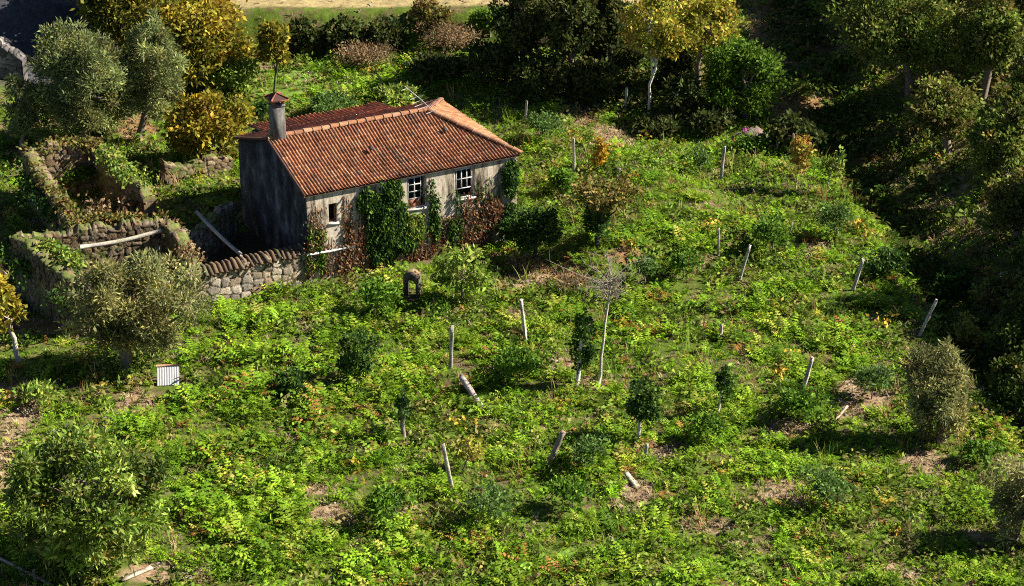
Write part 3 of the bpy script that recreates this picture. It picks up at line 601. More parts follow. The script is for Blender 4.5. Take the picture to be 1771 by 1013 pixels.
plant('round_evergreen', 'dense bright green rounded evergreen at the top right of the field', 'tree', (1290, 205), (1203, 62, 1362, 200), 'bright', 114, .2, hollow=.5)
for k, (b, bx, lab, w_) in enumerate([
    ((905, 150), (850, -50, 960, 110), 'dark broadleaf tree at the top, left one of the shaded group', None), ((985, 165), (925, -40, 1040, 130), 'dark tree with yellow green top beside the white trunked tree', [2, 2, 3, 3]),
    ((1060, 150), (1015, -50, 1090, 110), 'dark narrow tree tucked behind the white trunked tree', None)]):
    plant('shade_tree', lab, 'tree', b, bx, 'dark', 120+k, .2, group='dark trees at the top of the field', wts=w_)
plant('bush', 'bright leafy bush in front of the dark trees at the top', 'bush', (848, 62), (815, 8, 878, 56), 'bright', 124, .06, tparts=ST)
plant('bush', 'straggly yellowish bush on the dark bank at the top', 'bush', (745, 60), (700, -10, 790, 50), 'vine', 125, .07, tparts=ST)
plant('bush', 'brown dry thicket on the bank below the straggly bush', 'bush', (765, 95), (715, 32, 830, 88), 'dry', 126, .05, tparts=ST, dens=.7)
for k, (b, bx, kd, lab) in enumerate([
    ((215, 70), (150, -90, 290, 45), 'dark', 'shadowed tree behind the golden oak at the very top'), ((150, 30), (95, -120, 215, 10), 'dark', 'dark tree at the top left, mostly above the photo edge'),
    ((265, 20), (220, -130, 330, 5), 'dark', 'dark tree at the top edge above the golden oak')]): plant('shade_tree', lab, 'tree', b, bx, kd, 127+k, .2, dens=.8)
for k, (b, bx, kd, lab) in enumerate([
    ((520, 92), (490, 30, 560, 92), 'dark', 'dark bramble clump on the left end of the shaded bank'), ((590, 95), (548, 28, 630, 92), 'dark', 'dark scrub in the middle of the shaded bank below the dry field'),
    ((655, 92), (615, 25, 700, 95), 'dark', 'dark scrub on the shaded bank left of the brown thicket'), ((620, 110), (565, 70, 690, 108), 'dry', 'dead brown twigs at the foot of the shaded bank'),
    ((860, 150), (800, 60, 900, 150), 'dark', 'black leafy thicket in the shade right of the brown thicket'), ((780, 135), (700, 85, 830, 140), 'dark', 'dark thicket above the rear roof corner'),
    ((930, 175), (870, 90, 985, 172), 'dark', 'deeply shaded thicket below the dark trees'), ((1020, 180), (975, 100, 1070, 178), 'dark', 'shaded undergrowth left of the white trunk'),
    ((1180, 215), (1140, 120, 1215, 205), 'dark', 'shaded undergrowth right of the white trunk'), ((1060, 138), (995, 40, 1112, 138), 'dark', 'black thicket added for shade behind the half shaded post'), ((1175, 155), (1135, 70, 1215, 155), 'dark', 'dark thicket added for shade between the white trunk and the golden crown'),  # the last two are added to shade the open gap
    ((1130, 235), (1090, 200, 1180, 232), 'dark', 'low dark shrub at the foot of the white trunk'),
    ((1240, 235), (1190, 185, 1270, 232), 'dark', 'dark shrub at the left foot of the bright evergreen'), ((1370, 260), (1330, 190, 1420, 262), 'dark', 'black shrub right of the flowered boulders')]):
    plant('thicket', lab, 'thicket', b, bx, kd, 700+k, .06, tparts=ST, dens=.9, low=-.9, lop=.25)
# wood along the right bank
oaks = [((1570, 165), (1440, -40, 1682, 135), 'big olive green oak at the top right, largest of the wood', [3, 4, 2, 3, 1]), ((1700, 190), (1640, -40, 1790, 150), 'dark oak in the top right corner', None),
        ((1640, 260), (1560, 130, 1700, 235), 'low oak on the upper bank below the biggest oak', [2, 2, 2, 3, 3]), ((1735, 330), (1665, 150, 1800, 320), 'dull oak halfway up the right edge', [2, 2, 4, 1, 2]),
        ((1760, 420), (1690, 290, 1830, 420), 'brownish oak at the right edge above the stream', [1, 1, 3, 2, 4]), ((1725, 545), (1672, 468, 1790, 545), 'rusty leaved low oak beside the stream at the right edge', [1, 2, 2, 4, 3]),
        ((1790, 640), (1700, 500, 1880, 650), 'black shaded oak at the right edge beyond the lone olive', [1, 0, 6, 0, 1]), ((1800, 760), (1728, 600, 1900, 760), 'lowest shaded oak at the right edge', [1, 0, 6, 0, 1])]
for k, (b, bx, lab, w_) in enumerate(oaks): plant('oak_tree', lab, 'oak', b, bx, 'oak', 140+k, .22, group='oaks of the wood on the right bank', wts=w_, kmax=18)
more = [((1500, 90), (1400, -90, 1560, 60), 'oak at the top edge left of the biggest oak'), ((1610, 60), (1540, -120, 1700, 20), 'oak behind the biggest oak, cut by the top edge'), ((1780, 90), (1720, -80, 1860, 70), 'oak behind the corner oak at the top right edge'),
        ((1800, 250), (1735, 80, 1850, 240), 'shaded oak on the right edge under the corner oak'),
        ((1790, 500), (1740, 390, 1850, 500), 'dark oak at the right edge behind the fallen trunk'), ((1745, 700), (1700, 600, 1800, 715), 'black scrub oak in the stream shade right of the lone olive')]
for k, (b, bx, lab) in enumerate(more): plant('oak_tree', lab, 'oak', b, bx, 'oak', 240+k, .2, group='oaks of the wood on the right bank', kmax=18, wts=[2, 2, 3, 1, 2])
# taller oaks just outside the right edge; their long shadows darken the stream
SH = [(27.5, 79, 4.6), (28, 85, 4.8), (27.5, 91, 5), (27, 98, 8.2), (26, 95, 6.2), (28.5, 103.5, 5.8), (32, 113, 5.0), (34, 122, 5.5), (28, 129, 8), (27.5, 135, 9), (28, 142, 9)]
for k, (x_, y_, h_) in enumerate(SH): plant('oak_tree', 'tall oak of the right bank wood standing just beyond the photo edge', 'oak', (x_, y_, 0), (h_*.42, h_*.46, h_*.55), 'dark', 260+k, .2, group='tall oaks beyond the right edge')
plant('sapling', 'yellow green sapling between the leaning post and the lone olive', 'tree', (1668, 620), (1636, 540, 1705, 612), 'goldgreen', 160, .04, dens=.6, wts=[1, 3, 0])
plant('sapling', 'golden sapling behind the vine covered tree', 'tree', (1036, 298), (1022, 232, 1053, 300), 'gold', 161, .03, squash=.8, dens=.9)
plant('sapling', 'yellow leaved sapling next to a post at the far end of the field', 'tree', (1376, 330), (1366, 222, 1405, 310), 'goldgreen', 162, .035, tcol=(.5, .42, .2), dens=.8)
plant('sapling', 'pale sparse sapling at the stream edge', 'tree', (1430, 335), (1420, 255, 1462, 315), 'fresh', 163, .035, tcol=(.45, .4, .3), dens=.55)
plant('loquat_tree', 'large glossy leaved bushy tree at the lower left', 'tree', (140, 985), (-14, 722, 290, 998), 'loquat', 164, .16, lop=.15, kmax=24, wts=[3, 3, 2.5, .6, .35, 3])
plant('fruit_tree', 'yellowing tree with a pale trunk cut by the left edge', 'tree', (32, 625), (-70, 462, 40, 590), 'yellow', 165, .11, tcol=(.45, .40, .33), top=(5, 520), wts=[2, 3, 3, 2, 1])
plant('bush', 'yellow green leafy bush with dead twigs before the house wall', 'bush', (800, 525), (738, 418, 862, 522), 'fresh', 166, .07, tparts=ST, wts=[3, 3, 2, 1], dens=.5, rc=(.13, .26), kmax=30)
plant('dark_tree', 'dark leafy tree by the right corner of the house', 'tree', (925, 455), (885, 335, 968, 450), 'ivy', 167, .1, tcol=(.08, .06, .05))
plant('bush', 'small dark bush right of the house behind the dark tree', 'bush', (968, 340), (945, 282, 993, 336), 'bramble', 168, .06, tparts=ST)
plant('bush', 'ivy bush hiding the foot of the house right corner', 'bush', (885, 425), (862, 378, 908, 424), 'ivy', 169, .06, tparts=ST)
plant('vine_tree', 'umbrella shaped tree with brownish crown over an ivy clad trunk', 'tree', (1032, 428), (976, 298, 1112, 368), 'vine', 170, .11, tcol=(.06, .05, .04), top=(1040, 340))
# ivy clad stumps and posts
def ivy_stump(label, base, topp, box, seed, r=.07, tcol=(.5, .46, .4), dens=1.0, name='ivy_stump', kind='ivy', **kw):
    rg = np.random.default_rng(seed); B = at(*base); T = atY(topp[0], topp[1], B[1]); t = thing(name, label, 'stump', B)
    k = Acc(); m = 6; pts = np.array([B+(T-B)*f for f in np.linspace(-.05, 1, m)])+np.vstack([[0, 0, 0], rg.normal(0, .03, (m-1, 3))]); k.tube(pts, np.linspace(r*1.3, r*.8, m), jit(tcol, 6*(m-1)+4, rg, .25), 6); k.build('trunk', M['bark'], t, B)
    bx0, by0, bx1, by1 = box; ex = .08*(bx1-bx0); ey = .12*(by1-by0); c, a, b, cz = crown_fit(B[1], (bx0-ex, by0-ey, bx1+ex, by1+ey*2), 1); f = Acc(); pal, l, wd, dn, mat, q = KIND[kind]; n = int(dens*dn*15*max(.15, (a*cz*2+a*b)/3)); foliage(f, c, a, b, cz, PAL[pal], n, l*.75, wd*.75, rg, ncl=26, lop=.25, **{**q, 'rc': (.16, .36), **kw}); f.build('ivy', M[mat], t, B)
ivy_stump('ivy clad column stump with a white foot beside the bare tree', (997, 668), (1008, 580), (988, 540, 1030, 640), 171, .09, (.62, .58, .5))
ivy_stump('ivy wrapped short post in the field below the leaning plank', (699, 762), (694, 690), (684, 676, 708, 728), 172, .09, (.26, .22, .19))
ivy_stump('dark ivy ball on a crooked trunk left of the tall granite post', (625, 665), (618, 600), (584, 572, 646, 642), 173, .05, (.12, .09, .07))
ivy_stump('leaning dark ivy stump near the field centre', (1100, 768), (1115, 700), (1088, 655, 1148, 728), 174, .07, (.55, .5, .42))
ivy_stump('thin ivy topped stake with a pale leaning foot', (1241, 716), (1254, 650), (1240, 636, 1268, 686), 175, .045, (.6, .56, .5))
ivy_stump('dark ivy column carrying the vine crown', (1034, 424), (1036, 350), (1008, 345, 1058, 412), 176, .1, (.06, .05, .04))
# bare tree
def bare(label, base, topp, spread, seed, n=46):
    rg = np.random.default_rng(seed); B = at(*base); T = atY(topp[0], topp[1], B[1]); t = thing('bare_tree', label, 'tree', B); k = Acc(); m = 8
    tr = np.array([B+(T-B)*f for f in np.linspace(-.03, 1, m)])+np.vstack([[0, 0, 0], rg.normal(0, .04, (m-1, 3))]); k.tube(tr, np.linspace(.085, .035, m), jit((.52, .46, .38), 6*(m-1)+4, rg, .2), 6); k.build('trunk', M['bark'], t, B)
    w_ = Acc(); s = pxm(B)
    for q in range(n):
        f = .72+.28*rg.random(); i0 = min(int(f*(m-1)), m-2); o = tr[i0]+(tr[i0+1]-tr[i0])*(f*(m-1)-i0); e = o+np.array([rg.normal(0, .5)*spread/s, rg.normal(0, .5)*spread/s, (.25+.75*rg.random())*spread/s*.8])
        mid = (o+e)/2+rg.normal(0, .1, 3); w_.tube([o, mid, e], [.02, .014, .006], jit((.24, .20, .16), 1, rg)[0], 4, False)
        for z_ in range(4):
            p = o+(e-o)*(.4+.6*rg.random()); w_.tube([p, p+rg.normal(0, .22, 3)+[0, 0, .15]], [.010, .004], jit((.22, .18, .15), 1, rg)[0], 4, False)
    w_.build('branches', M['bark'], t, B)
bare('slim leafless tree with pale trunk and grey twigs in the middle field', (1034, 666), (1056, 480), 62, 177)
# shrubs standing out in the field
SHR = [((1182, 482), (1148, 428, 1220, 480), 'bramble', 'dark green shrub mound on the terrace edge, right of the bare tree top'), ((1115, 492), (1090, 432, 1142, 490), 'gray', 'greyish shrub beside the twigs of the bare tree'),
       ((1338, 442), (1290, 365, 1372, 440), 'bramble', 'tall dark shrub near the thin leaning stake'), ((1445, 415), (1408, 345, 1476, 412), 'gray', 'dusty green shrub at the brink of the stream'),
       ((1508, 690), (1470, 625, 1550, 688), 'gray', 'grey green shrub left of the lone olive'), ((1390, 730), (1330, 665, 1440, 728), 'bramble', 'wide shrub at the foot of a leaning post on the right'),
       ((1222, 768), (1185, 712, 1262, 766), 'bramble', 'round dark shrub below the ivy topped stake'), ((850, 905), (800, 835, 895, 900), 'gray', 'bluish green shrub right of the lowest granite post'),
       ((1010, 815), (975, 745, 1052, 812), 'gray', 'dark green shrub right of the thick leaning post'), ((660, 910), (620, 835, 712, 905), 'bramble', 'dark shrub left of the lowest granite post'),
       ((990, 880), (940, 818, 1040, 878), 'bramble', 'low leafy shrub between the leaning post and the white stone'), ((510, 680), (465, 635, 555, 678), 'ivy', 'low dark shrub in the ferns below the yard wall'),
       ((1430, 880), (1385, 805, 1480, 878), 'gray', 'dull green shrub in the lower right field'), ((900, 655), (845, 600, 950, 650), 'bramble', 'spreading shrub in the middle field left of the ivy column'),
       ((648, 545), (600, 482, 700, 540), 'bramble', 'dark shrub in the ferns below the ivy wall'), ((940, 245), (900, 192, 975, 240), 'gray', 'pale shrub behind the right end of the roof'),
       ((690, 178), (640, 136, 738, 182), 'fresh', 'yellow green shrub poking above the rear roof edge'), ((560, 205), (515, 152, 625, 200), 'gray', 'grey green shrub mass along the rear roof edge'),
       ((455, 205), (430, 172, 475, 205), 'ivy', 'dark shrub behind the chimney foot'), ((1210, 300), (1185, 250, 1240, 296), 'gray', 'faint grey shrub beside the second tallest far post'),
       ((760, 540), (722, 515, 790, 540), 'bramble', 'small shrub at the foot of the yellow green bush'), ((1540, 480), (1498, 430, 1580, 478), 'ivy', 'shaded shrub on the stream bank right of the weathered post'),
       ((1000, 510), (960, 470, 1030, 505), 'dry', 'brown dry bush on the terrace bank'), ((1660, 520), (1610, 455, 1690, 515), 'ivy', 'shaded shrub across the stream'), ((905, 470), (870, 440, 945, 480), 'dry', 'withered brown bush below the dark tree'),
       ((800, 815), (785, 755, 845, 812), 'goldgreen', 'yellow tinged shrub just right of the lowest granite post'), ((60, 700), (20, 660, 110, 695), 'fresh', 'fern like shrub at the left edge below the shade'),
       ((1690, 800), (1655, 755, 1725, 800), 'bramble', 'shrub at the foot of the lone olive'), ((1730, 400), (1690, 345, 1790, 395), 'vine', 'ochre shrub on the sunlit right bank')]
for k, (b, bx, kd, lab) in enumerate(SHR): plant('shrub', lab, 'shrub', b, bx, kd, 200+k, .035, tparts=ST, dens=.5, kmax=8, low=-.3, lop=.7, rc=(.14, .34), squash=1.1, **({'wts': [1, 2, 0]} if kd == 'goldgreen' else {}))
# ivy growing over the ruin tops
def topivy(label, pts, h, pal, n, seed, spread=.5):
    rg = np.random.default_rng(seed); a = Acc(); P = [at(x, y, h) for x, y in pts]; k = rg.integers(0, len(P)-1, n); f = rg.random((n, 1)); P = np.array(P)
    c = P[k]+(P[k+1]-P[k])*f+rg.normal(0, spread*.5, (n, 3))*np.array([1, 1, .45]); c[:, 2] += .1; m = fbm(c[:, 0]*1.1, c[:, 1]*1.1, seed) > .42; c = c[m]; n = len(c)
    a.leaves(c, rg.normal(size=(n, 3))+[0, 0, .2], .2*(.6+.8*rg.random(n)), .13, jit(pick(PAL[pal], n, rg), n, rg), rg); tag(a.build('wall_ivy', M['leaf'], None, P[0]), label, 'ivy')
topivy('green ivy spilling over the right wall of the mossy ruin', [(165, 255), (205, 290), (250, 325)], 2.3, 'fresh', 1500, 301, .7)
topivy('brownish green growth along the back wall top of the mossy ruin', [(50, 262), (110, 250), (165, 250)], 2.6, 'vine', 1500, 302, .55)
topivy('moss and weeds on the left wall top of the mossy ruin', [(48, 275), (90, 330), (128, 380)], 2.35, 'vine', 1300, 303, .4)
topivy('weeds on the left corner of the roofless ruin', [(60, 420), (110, 440), (135, 460)], 2.8, 'fresh', 900, 304, .5)
topivy('brown brush filling the gap between the two ruins', [(140, 372), (200, 366), (270, 366)], .9, 'dry', 1600, 310, 1.2)
topivy('dry twigs and weeds on the right wall of the roofless ruin', [(285, 390), (310, 420), (335, 450)], 2.3, 'dry', 800, 305, .5)

topivy('dark ivy hanging over the near left corner of the roofless ruin', [(35, 440), (70, 470), (110, 500), (135, 520)], 1.9, 'ivy', 3200, 306, 1.1)
topivy('dark ivy smothering the outer left wall of the mossy ruin', [(50, 300), (80, 350), (120, 395)], 1.7, 'ivy', 2200, 307, .9)
topivy('low brambles along the inner back wall of the mossy ruin', [(70, 300), (120, 300), (160, 295)], 1.2, 'bramble', 1200, 308, .9)
topivy('green weeds along the back wall top of the roofless ruin', [(130, 390), (190, 380), (280, 378)], 2.8, 'vine', 1100, 309, .4)

# ------------------------------------------------------------------ granite posts
POSTS = [((992, 240), (993, 303), .09, 'tall pale granite post behind the golden sapling on its left'), ((1071, 290), (1070, 306), .09, 'short grey post stub behind the umbrella shaped tree'),
         ((1084, 151), (1081, 190), .09, 'post in the half shade left of the white trunked tree'), ((911, 175), (908, 212), .08, 'faint grey post beyond the right end of the roof'),
         ((1253, 253), (1247, 310), .10, 'tall slightly leaning post at the far right of the field'), ((1346, 237), (1342, 268), .08, 'thin pale post beside the pink flowered rock'),
         ((1372, 232), (1370, 276), .085, 'reddish brown post next to the yellow leaved sapling'), ((1243, 395), (1242, 442), .06, 'thin upright stake above the terrace edge'),
         ((1297, 424), (1279, 484), .085, 'bright post leaning right on the terrace edge'), ((1371, 384), (1357, 432), .05, 'thin dark stake leaning right beside the tall shrub'),
         ((1493, 448), (1475, 502), .10, 'weathered post at the start of the stream shadow'), ((1620, 518), (1590, 580), .09, 'shaded grey post leaning right near the stream'),
         ((901, 518), (910, 596), .10, 'tall white granite post leaning left in mid field'), ((782, 563), (779, 636), .105, 'tall upright granite post below the yellow green bush'),
         ((1248, 562), (1245, 590), .09, 'short pale post stub alone in the right field'), ((1405, 618), (1387, 680), .10, 'post with a bright top leaning right above the wide shrub'),
         ((766, 768), (783, 852), .105, 'lowest granite post, mossy and leaning left'), ((974, 746), (947, 808), .13, 'thick dark post leaning right below the field centre'), ((1119, 768), (1115, 792), .08, 'small stub beside the leaning ivy stump')]
def post(label, top, base, w_, seed):
    rg = np.random.default_rng(seed); B = at(*base); T = atY(top[0], top[1], B[1]+.05); ax = T-B; L = np.linalg.norm(ax); ax /= L; sx = np.cross(ax, [0, 1, 0]); sx /= np.linalg.norm(sx); sy = np.cross(sx, ax); th = rg.random()*.7
    s1 = sx*math.cos(th)+sy*math.sin(th); s2 = -sx*math.sin(th)+sy*math.cos(th); a = Acc(); m = 8; V = []
    for k, f in enumerate(np.linspace(-.12, 1, m)):
        r = w_*(1.0-.15*f); 
        for q in range(8):
            t = (q//2)*math.pi/2+math.pi/4+(.16 if q % 2 else -.16); e = .98; V.append(B+ax*(L*f)+(s1*math.cos(t)*1.0+s2*math.sin(t)*.85)*r*(1+.10*rg.normal())*e+ (ax*rg.normal(0, .03) if k == m-1 else 0))
    q = [[k*8+j, k*8+(j+1) % 8, (k+1)*8+(j+1) % 8, (k+1)*8+j] for k in range(m-1) for j in range(8)]; o = (m-1)*8; q += [[o, o+1, o+2, o+3], [o, o+3, o+4, o+7], [o+4, o+5, o+6, o+7]]
    rough_ = 1; base_c = np.array({17: (.26, .2, .16), 6: (.36, .20, .13), 16: (.40, .34, .26), 9: (.3, .25, .2)}.get(seed-400, (.37, .335, .285)))
    a.add(V, q, jit(base_c, len(q), rg, .22)); tag(a.build('granite_post', M['granite'], None, B), label, 'post', 'granite vine posts standing in the field')
for k, (t_, b_, w_, lab) in enumerate(POSTS): post(lab, t_, b_, w_, 400+k)
# fallen timbers and stones
def slab(name, label, cat, pa, pb, ha, hb, wd, th, col, mat, seed):
    rg = np.random.default_rng(seed); A = at(*pa, ha); B = at(*pb, hb); d = B-A; L = np.linalg.norm(d); d /= L; s = np.cross(d, [0, 0, 1]); s /= np.linalg.norm(s); n = np.cross(s, d); a = Acc(); m = 6; V = []
    for k, f in enumerate(np.linspace(0, 1, m)):
        for (x, y) in ((-1, -1), (1, -1), (1, 1), (-1, 1)): V.append(A+d*L*f+s*(wd/2*x*(1+.08*rg.normal()))+n*(th/2*y*(1+.12*rg.normal()))+d*rg.normal(0, .02))
    q = [[k*4+j, (k+1)*4+j, (k+1)*4+(j+1) % 4, k*4+(j+1) % 4] for k in range(m-1) for j in range(4)]+[[0, 1, 2, 3], [m*4-1, m*4-2, m*4-3, m*4-4]]
    a.add(V, q, jit(col, len(q), rg, .2)); return tag(a.build(name, M[mat], None, A), label, cat)
slab('granite_slab', 'fallen grey post propped aslant in the ferns', 'post', (797, 650), (834, 706), .75, .08, .2, .16, (.42, .36, .32), 'granite', 1)
slab('granite_slab', 'short white stone slab tilted on bare soil', 'stone', (1082, 818), (1101, 842), .16, .02, .22, .10, (.38, .33, .27), 'granite', 2)
slab('wooden_plank', 'pale sawn plank lying on the soil at the lower left', 'plank', (210, 1003), (263, 980), .07, .07, .22, .06, (.44, .37, .27), 'wood', 3)
slab('fallen_branch', 'brown dead branch on the bare ground left of the lone olive', 'branch', (1443, 728), (1466, 702), .1, .25, .09, .08, (.4, .3, .22), 'wood', 4)
slab('fallen_branch', 'grey fallen trunk at the stream below the right wood', 'branch', (1698, 520), (1735, 472), .15, .7, .16, .16, (.34, .31, .28), 'wood', 5)
tb = at(5, 968, .5); tr_ = thing('wooden_rail', 'grey broken wooden rail in the lower left corner', 'rail', at(50, 1000))
a = Acc(); A, B = at(-15, 958, .55), at(92, 1013, .25); a.tube([A, (A+B)/2, B], .055, jit((.34, .29, .23), 16, rng, .2), 6); a.build('beam', M['wood'], tr_, tr_.location)
a = Acc(); A = at(62, 1013, 0); a.tube([A-[0, 0, .2], atY(58, 985, A[1])], .06, (.3, .26, .2), 6); a.build('upright', M['wood'], tr_, tr_.location)
# corrugated sheet
Bc = at(291, 668); sh = thing('corrugated_sheet', 'small white corrugated metal sheet propped in the ferns below the olive', 'metal sheet', Bc)
a = Acc(); s = pxm(Bc); wv = np.array([1, .12, 0]); wv /= np.linalg.norm(wv); upv = np.array([-.05, .62, .78]); nvv = np.cross(wv, upv); m = 9*6; W_ = 38/s; Hh = 32/s/.93*1.0
us = np.linspace(-W_/2, W_/2, m+1); V = []
for f in (0, .5, 1):
    for k, u in enumerate(us): V.append(Bc+wv*u+upv*(Hh*f+.05)+nvv*(.007*math.sin(k/6*2*math.pi)))
n_ = m+1; q = [[r*n_+k, r*n_+k+1, (r+1)*n_+k+1, (r+1)*n_+k] for r in range(2) for k in range(m)]
a.add(V, q, np.tile(jit((.42, .42, .42), m, rng, .3, .05), (2, 1))); V2 = [np.array(v)-nvv*.004 for v in V]; a.add(V2, [x[::-1] for x in q], (.5, .5, .52)); a.build('sheet', M['metal'], sh, Bc)
a = Acc(); T0 = Bc+upv*(Hh+.07); a.tube([T0-wv*W_*.55, T0+wv*W_*.55], .05, (.36, .2, .12), 6); a.build('batten', M['wood'], sh, Bc)
for sgn in (-1, 1):
    a = Acc(); a.tube([T0+wv*W_*.4*sgn, T0+wv*W_*.4*sgn+np.array([0, .5, -T0[2]+Bc[2]-.1])], .04, (.3, .22, .15), 6); a.build('prop', M['wood'], sh, Bc)
# small stone arch
Ba = at(711, 515); ar = thing('stone_arch', 'small dark stone arch with a mossy top standing before the house', 'arch', Ba, rz=-.25)
a = Acc(); R, r, hh, dp = .36, .22, .98, .45; th = np.linspace(0, math.pi, 13)
prof = [(-R, -.2)]+[(-R*math.cos(t), hh+R*.8*math.sin(t)) for t in th]+[(R, -.2)]; inn = [(-r, -.2)]+[(-r*math.cos(t), .60+r*1.2*math.sin(t)) for t in th]+[(r, -.2)]; V = []
for y in (0, dp):
    for p in prof: V.append((p[0], y, p[1]))
    for p in inn: V.append((p[0], y, p[1]))
k = len(prof); q = []; cc = []
for j in range(k-1):
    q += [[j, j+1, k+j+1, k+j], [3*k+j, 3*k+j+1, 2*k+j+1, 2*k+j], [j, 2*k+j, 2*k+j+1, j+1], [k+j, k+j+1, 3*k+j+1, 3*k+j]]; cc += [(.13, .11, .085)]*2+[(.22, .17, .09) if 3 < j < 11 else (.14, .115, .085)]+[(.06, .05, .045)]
a.add(V, q, jit(np.array(cc), len(q), rng, .25)); a.build('stonework', M['stone'], ar)
# rock with flowers, clay rubble
def rock(acc, P, r, rg, col):
    n = 10; th = np.linspace(0, 2*math.pi, n, endpoint=False); rows = []
    for f in np.linspace(-.4, 1, 6):
        k = math.sqrt(max(0.02, 1-f*f)); rows.append([P+np.array([r[0]*k*math.cos(t), r[1]*k*math.sin(t), r[2]*f])*(1+.22*rg.normal()*.6) for t in th])
    V = np.array(rows).reshape(-1, 3); q = [[i*n+j, i*n+(j+1) % n, (i+1)*n+(j+1) % n, (i+1)*n+j] for i in range(5) for j in range(n)]+[[50, 51, 52, 53], [50, 53, 54, 59], [54, 55, 56, 57], [54, 57, 58, 59]]
    acc.add(V, q, jit(col, len(q), rg, .2))
rk = np.random.default_rng(77); Br = at(1300, 258); rt = thing('granite_outcrop', 'pinkish granite boulder pile with creepers at the far edge of the field', 'rock', Br); 
for (x, y, r) in ((1278, 248, .5), (1303, 246, .75), (1326, 258, .55)):
    a = Acc(); P = at(x, y); rock(a, P+[0, 0, .1], (r*1.1, r*.8, r*.9), rk, (.17, .125, .10)); a.build('boulder', M['granite'], rt, Br)
a = Acc(); n = 1500; c = Br+rk.normal(size=(n, 3))*[.55, .3, .3]+[-.1, -.5, .4]; a.leaves(c, rk.normal(size=(n, 3)), .16, .1, jit(pick(PAL['bramble'], n, rk), n, rk), rk)
c = at(1290, 225, .7)+rk.normal(size=(30, 3))*.1; a.leaves(c, rk.normal(size=(30, 3)), .14, .1, np.tile([.55, .12, .38], (30, 1)), rk); a.build('creeper', M['leaf'], rt, Br)
a = Acc(); Bt = at(1066, 254)
for k in range(6): rock(a, Bt+rk.normal(size=3)*[.22, .12, 0]+[0, 0, .08], (.16, .13, .12), rk, (.5, .22, .12))
tag(a.build('clay_rubble', M['tile'], None, Bt), 'small heap of orange clay rubble right of the house', 'rubble')

# ------------------------------------------------------------------ ground cover
class Proto: pass
def fern(seed, nf=7, steps=6):
    rg = np.random.default_rng(seed); a = Acc()
    for k in range(nf):
        az = k/nf*2*math.pi+rg.normal(0, .35); el = math.radians(rg.uniform(45, 84)); L = rg.uniform(.65, 1.1); h = np.array([math.cos(az), math.sin(az), 0]); sd_ = np.array([-math.sin(az), math.cos(az), 0])
        p = np.zeros(3); pts = [p]; e = el
        for s in range(steps+1): p = p+(h*math.cos(e)+np.array([0, 0, math.sin(e)]))*L/(steps+1); e -= rg.uniform(.10, .26); pts.append(p)
        pts = np.array(pts)
        for s in range(1, steps+1):
            f = s/(steps+1); pl = L*.33*(1-f)**.75*(1 if s > 1 else .75)+.03; dr = pts[s+1]-pts[s]; dr /= np.linalg.norm(dr); bw = L/(steps+1)*.95
            for sg in (-1, 1):
                tip = pts[s]+sd_*sg*pl+dr*pl*.35-np.array([0, 0, pl*.22]); mid = pts[s]+(tip-pts[s])*.4
                a.add([pts[s]-dr*bw*.1, mid-dr*bw*.34, tip, mid+dr*bw*.38], [[0, 1, 2, 3]], np.ones(3)*(rg.uniform(.8, 1.2)))
        a.add([pts[steps-1]+sd_*.03, pts[steps-1]-sd_*.03, pts[-1], pts[-1]+sd_*.01], [[0, 1, 2, 3]], np.ones(3))
    p = Proto(); p.v = np.concatenate(a.v); p.q = np.concatenate(a.q); p.c = np.concatenate(a.c); return p
def tuft(seed, nb=14, wd=.05, el=(40, 85), L=(.5, 1.0), curl=.5):
    rg = np.random.default_rng(seed); a = Acc()
    for k in range(nb):
        az = rg.random()*2*math.pi; e = math.radians(rg.uniform(*el)); l = rg.uniform(*L); h = np.array([math.cos(az), math.sin(az), 0]); s = np.array([-math.sin(az), math.cos(az), 0])*wd; o = rg.normal(0, .12, 3)*[1, 1, 0]
        m = o+(h*math.cos(e)+np.array([0, 0, math.sin(e)]))*l*.55; e2 = e-curl; t = m+(h*math.cos(e2)+np.array([0, 0, math.sin(e2)]))*l*.45
        a.add([o-s, o+s, m+s*.8, m-s*.8], [[0, 1, 2, 3]], np.ones(3)*rg.uniform(.8, 1.2)); a.add([m-s*.8, m+s*.8, t+s*.1, t-s*.1], [[0, 1, 2, 3]], np.ones(3)*rg.uniform(.85, 1.25))
    p = Proto(); p.v = np.concatenate(a.v); p.q = np.concatenate(a.q); p.c = np.concatenate(a.c); return p
def weed(seed, n=26):
    rg = np.random.default_rng(seed); a = Acc(); c = rg.normal(size=(n, 3))*[.33, .33, .0]; c[:, 2] = rg.random(n)*.75; d = rg.normal(size=(n, 3))*[1, 1, .4]+[0, 0, .35]; a.leaves(c, d, .34*(.6+.8*rg.random(n)), .2, np.ones((n, 3))*rg.uniform(.75, 1.25, (n, 1)), rg)
    p = Proto(); p.v = np.concatenate(a.v); p.q = np.concatenate(a.q); p.c = np.concatenate(a.c); return p
def scatter(name, label_kind, protos, P, scale, colr, rg, mat='leaf'):
    acc = Acc(); which = rg.integers(0, len(protos), len(P)); az = rg.random(len(P))*2*math.pi; tilt = rg.normal(0, .16, (len(P), 2))
    for k, p in enumerate(protos):
        m = np.where(which == k)[0]
        if len(m) == 0: continue
        ca, sa = np.cos(az[m])[:, None], np.sin(az[m])[:, None]; s = scale[m][:, None]
        x = (p.v[:, 0]*ca-p.v[:, 1]*sa)*s; y = (p.v[:, 0]*sa+p.v[:, 1]*ca)*s; z = p.v[:, 2][None]*s
        V = np.stack([x+P[m, 0:1]+z*tilt[m, :1], y+P[m, 1:2]+z*tilt[m, 1:], z+P[m, 2:3]], -1).reshape(-1, 3)
        q = (p.q[None]+(np.arange(len(m))*len(p.v))[:, None, None]).reshape(-1, 4); c = (colr[m][:, None]*p.c[None]).reshape(-1, 3)
        acc.add(V, q, c)
    o = acc.build(name, M[mat]); o['kind'] = 'stuff'; return o
